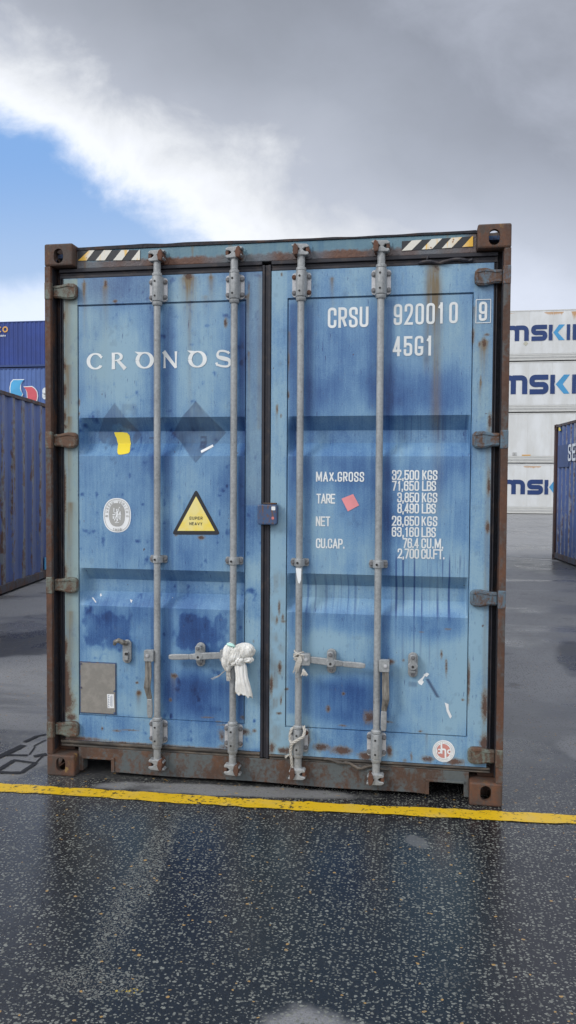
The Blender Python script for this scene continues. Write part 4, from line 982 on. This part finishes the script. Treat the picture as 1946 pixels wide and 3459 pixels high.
# ---- stickers
tri = [(.832, 1.566), (.709, 1.341), (.955, 1.344)]
def rpoly(pts, rad): return [tuple(p) for p in rounded([Vector(p) for p in pts], rad, True, 5)]
fl = Flat(on_y(PY)); fl.poly(rpoly([(.832, 1.585), (.697, 1.338), (.967, 1.342)], .022)); sk = fl.build('warning_sticker', M_black, DL, label='yellow warning triangle with thick black border')
cx, cz = .832, 1.4225
fl = Flat(on_y(PY-.0012)); fl.poly(rpoly([(.832, 1.546), (.728, 1.359), (.936, 1.362)], .004)); fl.build('sticker_face', M_yel, DL)
fl = Flat(on_y(PY-.0022)); fl.textw('SUPER', .796, .8685, 1.4205, .0165, .0112, .0024); fl.textw('HEAVY', .796, .8675, 1.391, .0165, .0112, .0024); fl.build('lettering', M_black, DL)
# oval approval emblem
ex, ez = .388, 1.4385
fl = Flat(on_y(PY)); fl.ell(ex, ez, .079, .0935, 48, 2.35); fl.build('oval_emblem', M_lab, DL, label='oval white approval emblem with grey centre')
fl = Flat(on_y(PY-.0012)); fl.ell(ex-.0005, ez+.0025, .0455, .0635, 40, 2.5); fl.ring(ex, ez, .0715, .0855, .0022, n=48, p=2.35); fl.build('emblem_centre', M_emb, DL)
fl = Flat(on_y(PY-.0022))
wtx = 'BUREAU VERITAS'
for i, ch in enumerate(wtx):
    a = R(182-184*i/(len(wtx)-1))
    if ch == ' ': continue
    p = Vector((ex+.0590*math.copysign(abs(math.cos(a))**.87, math.cos(a)), ez+.0725*math.copysign(abs(math.sin(a))**.87, math.sin(a))))
    n = Vector((math.cos(a)/.058, math.sin(a)/.072)).normalized(); rot = math.atan2(n.y, n.x)-math.pi/2
    pp = p-n*.0065
    fl.glyph(ch, pp.x-.0045 if rot == 0 else pp.x, pp.y, .0090 if ch != 'I' else .004, .0135, .0021, rot)
for i, ch in enumerate('1828'): fl.glyph(ch, ex-.024+i*.0135, ez-.0850+(.003 if i in (0, 3) else 0), .0085, .0130, .0021)
fl.build('lettering', M_emb, DL)
fl = Flat(on_y(PY-.0022))                               # the standing figure with torch
E = lambda px_, py_: (ex+(px_-727)*.0001105*1.01, ez+.0025-(py_-1022)*.0001105)
ln = lambda P, t: fl.line([E(*p) for p in P], t)
fl.ell(*E(722, 780), .004, .0055); ln([(745, 830), (735, 1000), (715, 1110)], .0095); ln([(700, 1060), (650, 1180), (590, 1300)], .0055); ln([(725, 1080), (735, 1180), (725, 1260)], .0055)
ln([(700, 900), (640, 950), (575, 900), (570, 820)], .0035); ln([(775, 870), (835, 800), (800, 715)], .0035); ln([(572, 830), (572, 680)], .0050); fl.ell(*E(855, 668), .0030, .0034); fl.ell(*E(750, 1275), .0052, .0052)
ln([(500, 1020), (655, 1020)], .0060); ln([(785, 1025), (950, 1025)], .0062); ln([(820, 960), (930, 960)], .005); ln([(870, 950), (860, 860)], .0035); ln([(910, 950), (905, 850)], .0035); ln([(535, 1090), (545, 1225)], .006); ln([(595, 1090), (590, 1160)], .0035)
ln([(795, 1080), (800, 1210)], .0042); ln([(850, 1090), (920, 1200)], .0045); ln([(920, 1090), (855, 1200), (905, 1280)], .0045); ln([(720, 1320), (720, 1420)], .003); ln([(620, 1395), (700, 1410)], .0035); ln([(740, 1410), (825, 1395)], .0035); ln([(660, 1345), (780, 1345)], .002)
fl.build('emblem_figure', M_lab, DL)
# round emblem
cx, cz = 2.1475, .2515
fl = Flat(on_y(DY-.0022)); fl.ell(cx, cz, .0560, .0570, 48); fl.build('round_emblem', M_lab, DR, label='round white sticker with salmon red disc')
M_salmon = paint('salmon_print', (.56, .24, .21), (.6, .5, .48), .7)
fl = Flat(on_y(DY-.0034)); fl.ell(cx-.001, cz+.001, .0345, .0365, 40); fl.build('emblem_disc', M_salmon, DR)
fl = Flat(on_y(DY-.0032)); fl.ring(cx, cz, .050, .0510, .0012, n=48)
for i in range(44):
    if random.random() < .8:
        a = R(i*360/44); c_, s2 = math.cos(a), math.sin(a); p = Vector((cx+.0425*c_, cz+.0435*s2)); fl.line([p-Vector((c_, s2))*.0022, p+Vector((c_, s2))*.0022], .0022)
fl.build('emblem_print', M_emb, DR)
fl = Flat(on_y(DY-.0046)); T = .0085
fl.line([(cx-.010, cz-.0135), (cx-.012, cz+.037)], T); fl.line([Vector(p) for p in rounded([(cx-.012, cz+.010), (cx+.0085, cz+.010), (cx+.010, cz-.038)], .008, False)], T)
for sg in (1, -1): fl.ring(cx+(.029 if sg > 0 else -.0225), cz-.001, .0085, .0095, .0068, 40 if sg > 0 else -130, 320 if sg > 0 else 130, 24)
fl.ring(cx-.042, cz-.001, .008, .0095, .0060, -80, 80, 16); fl.build('lettering', M_lab, DR)
# pink square
fl = Flat(on_y(PY-.001)); fl.poly([(1.611, 1.540), (1.671, 1.565), (1.7025, 1.507), (1.6445, 1.4745)]); fl.build('sticker', M_pink, DR, label='tilted pink square sticker')
# torn yellow label, following the groove
def conform(rows, m, label, lift=.003, px0=.167, px1=1.1):
    vs = []; n = 7
    zz = []
    for (z, a, b), (z2, a2, b2) in zip(rows, rows[1:]):
        for k in range(8): t = k/8; zz.append((z+(z2-z)*t, a+(a2-a)*t, b+(b2-b)*t))
    zz.append(rows[-1]); 
    for z, a, b in zz:
        for k in range(n):
            x = a+(b-a)*k/(n-1)+.002*(random.random()-.5); vs.append((x, float(panel_y(np.array(x), np.array(z), 0, 0, px0, px1))-lift, z))
    fs = [(i*n+k, i*n+k+1, (i+1)*n+k+1, (i+1)*n+k) for i in range(len(zz)-1) for k in range(n-1)]
    return MB().raw(vs, fs).build('sticker', m, DL, label=label)
conform([(1.893, .348, .396), (1.889, .346, .422), (1.876, .351, .433), (1.86, .360, .437), (1.84, .364, .440), (1.825, .370, .443), (1.81, .374, .446), (1.797, .377, .450), (1.785, .381, .452), (1.776, .386, .448), (1.771, .391, .430), (1.768, .394, .408)], M_yel2, 'torn bright yellow label remnant')
vs = []; A_, B_, C_, D_ = Vector((.849, 1.790)), Vector((.907, 1.825)), Vector((.914, 1.812)), Vector((.857, 1.777))
for i in range(13):
    for k in range(5):
        p = A_.lerp(B_, i/12).lerp(D_.lerp(C_, i/12), k/4); vs.append((p.x, float(panel_y(np.array(p.x), np.array(p.y), 0, 0, .167, 1.1))-.003, p.y))
MB().raw(vs, [(i*5+k, i*5+k+1, i*5+k+6, i*5+k+5) for i in range(12) for k in range(4)]).build('sticker', M_lab, DL, label='white strip left of a torn label')
# scraps of white tape and paint
fl = Flat(on_y(PY)); fl.poly([(.241, .985), (.250, .984), (.268, .960), (.262, .957)]); fl.poly([(.288, 1.004), (.295, 1.010), (.299, .996), (.290, .991)]); fl.poly([(.461, .982), (.476, .977), (.467, .961)])
fl.poly([(.700, .999), (.704, .999), (.703, .994)]); fl.build('paint_scrap', M_lab, DL)
fl = Flat(on_y(PY)); fl.poly([(2.012, .603), (2.030, .622), (2.043, .602), (2.032, .585), (2.018, .592)]); fl.poly([(2.040, .640), (2.058, .652), (2.070, .645), (2.058, .630), (2.048, .634)])
fl.poly([(2.021, .608), (2.045, .640), (2.050, .636), (2.032, .604)]); fl.poly([(2.149, .502), (2.169, .494), (2.170, .468), (2.186, .432), (2.178, .420), (2.160, .458), (2.156, .478)])
fl.build('paint_scrap', M_lab, DR)
fl = Flat(on_y(PY)); fl.poly([(1.372, 1.120), (1.402, 1.120), (1.398, 1.06), (1.392, 1.04), (1.384, 1.048)]); 
MB().prism([(1.383, 1.180), (1.412, 1.178), (1.410, 1.12), (1.404, 1.10), (1.396, 1.104), (1.388, 1.14)], -.002, .001).build('tape_scrap', M_lab, BAR[2], label='torn white tape on the bar')
fl = Flat(on_y(PY)); fl.poly([(1.268, .407), (1.292, .404), (1.292, .400), (1.270, .401)]); fl.build('paint_scrap', M_pink, DR)

# ================================================================== things hung on the bars
def crumple(mb, c, rad, ax, nz, seed, fold=9, n=64, mrow=34):
    """a crumpled cloth lobe: ellipsoid with axis matrix and pleats"""
    vs = []; fs = []
    for i in range(mrow+1):
        th = math.pi*i/mrow
        for j in range(n):
            ph = 2*math.pi*j/n
            r = 1+nz*(float(fbm(np.array(2+1.3*math.cos(ph)+seed), np.array(2+1.3*math.sin(ph)+th*1.5+seed*3), seed, 2))-.5)*2.4
            rd = abs(math.sin(fold*.5*ph+1.6*math.sin(th*1.7+seed)+.8*math.sin(3*ph+seed)))
            r *= 1+.30*(rd**.5-.6)*math.sin(th)**.6+.05*math.sin(fold*2.3*ph+3*math.sin(2*th))*math.sin(th)
            p = Vector((rad[0]*r*math.sin(th)*math.cos(ph), rad[1]*r*math.sin(th)*math.sin(ph), rad[2]*(r*.5+.5)*math.cos(th)))
            vs.append(tuple(ax @ p+Vector(c)))
    for i in range(mrow):
        for j in range(n): fs.append((i*n+j, i*n+(j+1) % n, (i+1)*n+(j+1) % n, (i+1)*n+j))
    mb.raw(vs, fs)
rot = lambda a: Matrix.Rotation(R(a), 3, 'Y')
bag = thing('plastic_bag', (1.075, -.005, .49), 0, 'white plastic bag knotted round the second locking bar from the left', 'plastic bag')
ob = Vector(bag.location)
def loc(mb): mb.v = [tuple(Vector(p)-ob) for p in mb.v]; return mb
mb = MB()
crumple(mb, (1.030, -.004, .705), (.034, .026, .072), rot(8), .16, 3, 7)
crumple(mb, (1.020, -.010, .672), (.024, .02, .045), rot(-12), .2, 21, 6)
crumple(mb, (1.112, -.014, .738), (.056, .032, .043), rot(-6), .16, 5, 8)
crumple(mb, (1.070, -.022, .715), (.030, .024, .056), rot(28), .16, 8, 7)
crumple(mb, (1.090, -.026, .690), (.028, .022, .026), rot(0), .2, 11, 6)
crumple(mb, (1.128, -.018, .700), (.038, .02, .022), rot(12), .2, 15, 6)
loc(mb).build('knot', M_bag, bag, smooth=True)
mb = MB(); n = 80; rows = 30; vs = []; fs = []                     # hanging tail, gathered at the knot
for i in range(rows+1):
    t = i/rows; z = .700-.192*t; wd = .017+.026*t**.7+.003*math.sin(t*9); cx_ = 1.090+.026*t; dp = .014+.008*t
    for j in range(n):
        a = 2*math.pi*j/n
        pl = 1+(.20*(1-t)+.10)*(abs(math.sin(4.5*a+1.2*math.sin(3*t)))**.6-.6)*1.6+.10*(float(fbm(np.array(a*2), np.array(t*5), 9))-.5)
        zz = z-(0.005*math.sin(5*a+.4)+.010*math.cos(a-.4)+.004*math.sin(11*a))*t*t
        vs.append((cx_+wd*pl*math.cos(a), -.018+dp*pl*math.sin(a), zz))
for i in range(rows):
    for j in range(n): fs.append((i*n+j, i*n+(j+1) % n, (i+1)*n+(j+1) % n, (i+1)*n+j))
fs.append(tuple(rows*n+j for j in range(n)))
loc(mb.raw(vs, fs)).build('tail', M_bag, bag, smooth=True)
mb = MB(); crumple(mb, (1.042, -.014, .768), (.022, .014, .010), rot(15), .25, 31, 6, 40, 20)
loc(mb).build('printed_corner', M_bagk, bag, smooth=True)
mb = MB()
for k in range(9):
    x = 1.018+.002*k; mb.tube([(x, -.004, .645), (x+.004*math.sin(k), -.010, .61), (x+.008*math.sin(k*2.1)+.004, -.008, .575+.003*(k % 4))], .0022, 5)
for k in range(8): mb.tube([(1.02, -.006, .635), (.998-.004*k, -.012, .622-.004*k), (.975-.006*k+.012*math.sin(k), -.010, .600-.003*k)], .0009, 4)
loc(mb).build('frayed_cord', M_rope, bag)

def twist(pts, r, strands=3, turns=60, wob=0.0):
    """a laid rope: strands wound round a path"""
    mb = MB(); pts = [Vector(p) for p in pts]; path = []
    for a, b in zip(pts, pts[1:]):
        k = max(2, int((b-a).length/.004)); path += [a.lerp(b, i/k) for i in range(k)]
    path.append(pts[-1]); L = len(path)
    for s in range(strands):
        q = []
        for i, p in enumerate(path):
            t = (path[min(i+1, L-1)]-path[max(0, i-1)]).normalized(); a = t.orthogonal().normalized() if abs(t.y) > .9 else t.cross(Vector((0, 1, 0))).normalized(); b = t.cross(a)
            an = i*.42+s*2*math.pi/strands; q.append(p+r*.55*(a*math.cos(an)+b*math.sin(an)))
        mb.tube(q, r*.6, 6)
    return mb
mb = MB()
for k in range(7):
    z0 = .700+.0065*k; tl = .010*math.sin(k*1.7)
    mb.tube([(1.397+(.0215+.002*(k % 3))*math.cos(a), BY+(.0215+.002*(k % 3))*math.sin(a), z0+tl*math.cos(a+.6)) for a in [2*math.pi*i/18 for i in range(19)]], .0040, 6)
for k in range(7):
    x = 1.415-.004*k; mb.tube([(1.412, -.008, .735), (x+.004, -.014, .70), (x-.008, -.012, .668), (x-.016-.004*(k % 3), -.008, .640-.004*(k % 4))], [.0032, .003, .0026, .0012], 6)
for k in range(9):
    mb.tube([(1.425, -.002, .655), (1.424+.002*k, -.012, .642), (1.416+.0045*k, -.014, .622+.003*(k % 3))], [.004, .0034, .002], 6)
mb.tube([(1.378, -.004, .722), (1.40, -.012, .736), (1.425, -.012, .730), (1.43, -.004, .70)], .004, 6)
tag(mb.build('rope', M_rope), 'frayed grey rope knotted round the third locking bar above its handle', 'rope', 'ropes tied to the third locking bar')
pts = [(1.428, .012, .352), (1.436, -.004, .330), (1.430, -.016, .305), (1.405, -.018, .290), (1.378, -.018, .272), (1.366, -.004, .255), (1.360, .004, .22), (1.364, .008, .18), (1.366, .020, .14), (1.370, .022, .10), (1.373, .024, .088)]
mb = twist(pts, .0075)
mb2 = twist([(1.385, .03, .345), (1.368, .006, .338), (1.357, .0, .31), (1.356, .004, .28), (1.366, -.010, .266)], .0065); mb.raw(mb2.v, mb2.f)
for k in range(8): mb.tube([(1.358, .004, .2), (1.349-.001*k, .0, .195+.004*math.sin(k)), (1.340-.0015*k, .002, .185+.006*math.sin(k*2))], .0016, 5)
tag(mb.build('rope', M_rope), 'twisted rope hanging over the lower bearing of the third locking bar', 'rope', 'ropes tied to the third locking bar')

# ================================================================== neighbouring containers
a = math.atan(.15)
lc = thing('shipping_container', (-2.98-WD*math.cos(a), 1.0-WD*math.sin(a), 0), a, 'scuffed dark blue corrugated container with rust marks, near left of the rusty door end', 'shipping container')
body(lc, 2.896, M_cl, M_railb, M_cast, M_post, pitch=.405)
mb = MB()
mb.box(WD-.020, WD-.0105, 7.22, 7.36, .16, .36); mb.build('paint_patch', M_eblue, lc, label='light blue repaint patch low on the wall')
MB().box(WD-.020, WD-.0108, 7.42, 7.50, .18, .40).build('paint_patch', mat('green_patch', .6, color=(.16, .19, .14))[0], lc)
a = math.atan(.1)
rc = thing('shipping_container', (4.845+LN*math.sin(a), 13.9-LN*math.cos(a), 0), a, 'blue corrugated container with maroon corner post and white letters, right of the rusty door end', 'shipping container')
body(rc, 2.896, M_cr, M_railb, M_post, M_post, pitch=.278)
def on_left(lift): return lambda u, z, k: (-.004-k*4-lift, LN-u, z)      # u runs from the far end towards the camera
fl = Flat(on_left(.0)); fl.poly([(.35, 1.98), (1.12, 1.98), (1.12, 2.42), (.35, 2.42)]); 
MB().box(-.006, .010, LN-1.16, LN-.36, 1.97, 2.43).build('paint_patch', M_patch, rc)
fl = Flat(on_left(.006)); fl.textw('SE', 1.12, 1.64, 2.08, .34, .23, .055); fl.build('lettering', M_fwhite, rc)
fl = Flat(on_left(.002)); fl.poly([(.38, 2.74), (.56, 2.74), (.48, 2.81), (.38, 2.81)]); fl.build('warning_label', M_yel2, rc)

SH = 2.690; PITCH_Z = 2.712
def stack_container(name, X0, Yf, label, group, mw, mrail, mcast, flat, reefer=False):
    t = thing(name, (X0, Yf+WD, 0), R(-90), label, 'shipping container', group)
    body(t, SH, mw, mrail, mcast, mrail, flat=flat)
    if reefer:
        for z0, z1, o in ((.15, .165, .006), (.20, .285, .004), (.305, .375, .002)):
            MB().box(WD-.012, WD-.012+.02+o, .18, LN-.18, z0, z1).build('side_rib', M_rlow, t, .004)
    return t
def on_side(Xo, lift): return lambda u, z, k: (WD+.012+lift+k*6, u-Xo, z)
def glyphs_far(parent, X0, items, m, name='lettering', lift=.0, label=None):
    fl = Flat(on_side(X0, lift), .0006)
    for it in items: it(fl)
    return fl.build(name, m, parent, label=label)
RX = 1.5
# white reefers: top, second, third, bottom
rf_lab = ['bottom white container of the far stack standing on the yard, with navy letters', 'plain white container without big letters, second from the ground in the far stack', 'white container with streaked blue letters, between the plain one and the topmost', 'rust-topped white container on top of the far right stack']
for lev in range(4):
    t = stack_container('refrigerated_container', RX, 40.0, rf_lab[lev], 'white containers in the far stack', None, M_rlow, M_rlow, True, True)
    t.location.z = lev*PITCH_Z
    for o in t.children:
        if o.name.split('.')[0] in ('side_wall', 'end_wall', 'roof'):
            o.data.materials.clear(); o.data.materials.append(M_reefer)
    # gridded skin so that the rust runs can be laid out
    xs = np.arange(.2, LN-.15, .06); zs = np.arange(.39, SH-.085, .06); U, Z = np.meshgrid(xs, zs)
    wx = U+RX; rust = np.zeros(U.shape)
    for (ll, xa, xb, zt, ln_) in ((3, 6.4, 6.9, 2.6, .10), (3, 8.35, 9.35, 2.6, .35), (3, 9.72, 10.4, 2.6, .8), (0, 7.4, 8.35, 2.6, .22), (2, 6.5, 7.5, .62, .03), (1, 6.5, 10, .42, .06), (2, 7.6, 8.6, 2.6, .05), (3, 3, 5.2, 2.6, .4), (0, 3, 4, 2.6, .2), (2, 9, 9.6, .5, .08)):
        if ll == lev: rust += ss(wx, xa-.15, xa+.15)*ss(-wx, -xb-.15, -xb+.15)*np.where(Z <= zt, np.exp(-(zt-Z)/ln_), 0)
    rust += .35*np.exp(-(SH-.1-Z)/.06)
    nx, nz = len(xs), len(zs); i = np.arange(nx*nz).reshape(nz, nx)
    me = bpy.data.meshes.new('side_skin')
    me.from_pydata(np.stack([np.full(U.size, WD+.0), U.ravel(), Z.ravel()], -1).tolist(), [], np.stack([i[:-1, :-1], i[:-1, 1:], i[1:, 1:], i[1:, :-1]], -1).reshape(-1, 4).tolist())
    me.attributes.new('rust', 'FLOAT', 'POINT').data.foreach_set('value', rust.ravel()); link('side_skin', me, M_reefer, t)
    for k in range(1, 10): MB().box(WD-.002, WD+.004, k*1.22-.006, k*1.22+.006, .40, SH-.09).build('panel_seam', M_rlow, t)
    mb = MB()
    for k in range(5): mb.box(WD-.4, WD-.012, 1.4+k*2.2, 1.62+k*2.2, -.021, -.001)
    if lev: mb.build('stacking_pad', M_dark, t)
    zb0 = lev*PITCH_Z
    if lev in (0, 2, 3):
        z0, z1, dx = {0: (1.05, 1.83, -.03), 2: (6.385-zb0, 7.39-zb0, 0), 3: (9.20-zb0, 10.02-zb0, 0)}[lev]
        hh = z1-z0; T = .235 if lev != 2 else .27
        xm0, xm1, xs0, xs1, xk0, xk1, xc, xi0, xi1, xp = {3: (6.36, 7.575, 7.69, 8.52, 8.59, 8.785, 9.41, 9.50, 9.67, 9.80), 0: (6.33, 7.515, 7.62, 8.445, 8.515, 8.71, 9.33, 9.42, 9.60, 9.72), 2: (6.10, 7.545, 7.64, 8.63, 8.715, 8.95, 9.707, 9.82, 10.03, 10.18)}[lev]
        h2 = T/2
        def L(fl):
            P = lambda pts, rad=.22: fl.line([Vector(p) for p in rounded(pts, rad, False)], T)
            xmid = (xm0+xm1)/2
            P([(xm0+h2, z0), (xm0+h2, z1-h2, 1), (xmid, z1-h2), (xmid, z0)]); P([(xmid-.05, z1-h2, 1), (xm1-h2, z1-h2), (xm1-h2, z0)])
            zm = (z0+z1)/2
            P([(xs1-.02, z1-h2*.9, 1), (xs0+h2, z1-h2*.9), (xs0+h2, zm), (xs1-h2, zm), (xs1-h2, z0+h2*.9), (xs0+.02, z0+h2*.9, 1)], .2)
            fl.poly([(xk0, z0), (xk1, z0), (xk1, z0+hh*.36), (xk1-.035, z0+hh*.5), (xk1, z0+hh*.64), (xk1, z1), (xk0, z1)])
            fl.poly([(xi0, z0), (xi1, z0), (xi1, z1), (xi0, z1)])
            P([(xp+h2, z0-hh*.0), (xp+h2, z1-h2, 1), (xp+.85, z1-h2), (xp+.85, z0+hh*.36), (xp+T+.01, z0+hh*.36, 1)])
            xa = xm0-.12
            P([(xa-.85, z1-h2*.9, 1), (xa-h2, z1-h2*.9), (xa-h2, z0)]); P([(xa-h2, z0+h2*.9, 1), (xa-.85, z0+h2*.9), (xa-.85, zm+.02), (xa-T-.01, zm+.02, 1)], .18)
            xq = xa-1.02
            P([(xq-.02, z1-h2*.9, 1), (xq-.85, z1-h2*.9), (xq-.85, zm), (xq-h2, zm), (xq-h2, z0+h2*.9), (xq-.95, z0+h2*.9, 1)], .2)
        glyphs_far(t, RX, [L], M_navy)
        glyphs_far(t, RX, [lambda fl: fl.poly([(xk1+.04, z0+hh*.5), (xc-.30, z1), (xc, z1), (xc-.36, z0+hh*.5), (xc, z0), (xc-.30, z0)])], M_cyan, label='light blue arrow of the lettering')
    if lev == 1:
        glyphs_far(t, RX, [lambda fl: fl.poly([(7.33, .365+.03), (7.77, .40), (7.77, .46), (7.33, .455)])], M_orange, 'warning_label')
        glyphs_far(t, RX, [lambda fl: [fl.line([(6.85, .29+.12), (7.04, .41)], .02), fl.line([(6.85, .56), (7.04, .56)], .02), fl.line([(6.85, .41), (6.85, .56)], .02), fl.line([(7.04, .41), (7.04, .56)], .02), fl.poly([(6.89, .45), (6.99, .45), (6.99, .53), (6.89, .53)])]], M_emb, 'warning_label')
    if lev == 3:
        glyphs_far(t, RX, [lambda fl: fl.poly([(7.30, .93), (7.42, .80), (7.55, .93), (7.42, 1.06)])], mat('faded_label', .6, color=(.42, .41, .34))[0], 'warning_label')

LX = -26.0
bl_lab = ['bottom blue container of the far left stack', 'second blue container from the ground in the far left stack', 'blue container with cyan and red emblem, under the topmost of the far left stack', 'navy container with orange letters on top of the far left stack']
for lev in range(4):
    t = stack_container('shipping_container', LX, 39.5, bl_lab[lev], 'blue containers in the far left stack', M_cs if lev == 3 else M_cs2, M_rails, M_rails, False)
    t.location.z = lev*PITCH_Z+.10
    zb0 = lev*PITCH_Z+.10
    if lev == 3:
        glyphs_far(t, LX, [lambda fl: [fl.ring(-22.48, 10.462-zb0, .135, .135, .085, 45, 315, 24), fl.ring(-22.10, 10.462-zb0, .135, .135, .085)]], M_orange, label='orange rounded letters')
        glyphs_far(t, LX, [lambda fl: fl.textw('company', -22.82, -22.06, 10.045-zb0, .13, .078, .024)], M_fwhite)
    if lev == 2:
        # two-part emblem with white borders, then the first white letter
        B1 = [(-21.79, 6.72), (-21.80, 7.05), (-21.74, 7.35), (-21.60, 7.50), (-20.94, 7.50), (-21.07, 7.38), (-21.17, 7.20), (-21.19, 7.0), (-21.14, 6.85), (-21.03, 6.70), (-21.15, 6.50), (-21.60, 6.50)]
        B2 = [(-20.95, 7.08), (-20.45, 7.09), (-20.28, 6.98), (-20.15, 6.80), (-20.11, 6.55), (-20.18, 6.2), (-20.35, 6.05), (-20.95, 6.05), (-20.80, 6.2), (-20.72, 6.45), (-20.74, 6.75), (-20.82, 6.95)]
        def grow(P, q):
            c = sum((Vector(p) for p in P), Vector((0, 0)))/len(P); return [tuple(Vector(p)+(Vector(p)-c).normalized()*q) for p in P]
        sh = lambda P: [(x, z-zb0) for x, z in P]
        glyphs_far(t, LX, [lambda fl: [fl.poly(sh(grow(B1, .055))), fl.poly(sh(grow(B2, .055)))]], M_fwhite, 'emblem_border')
        glyphs_far(t, LX, [lambda fl: fl.poly(sh(B1))], M_eblue, 'emblem_sail', .006); glyphs_far(t, LX, [lambda fl: fl.poly(sh(B2))], M_ered, 'emblem_sail', .006)
        glyphs_far(t, LX, [lambda fl: fl.textw('S', -19.80, -19.10, 6.36-zb0, .68, .7, .2)], M_fwhite)
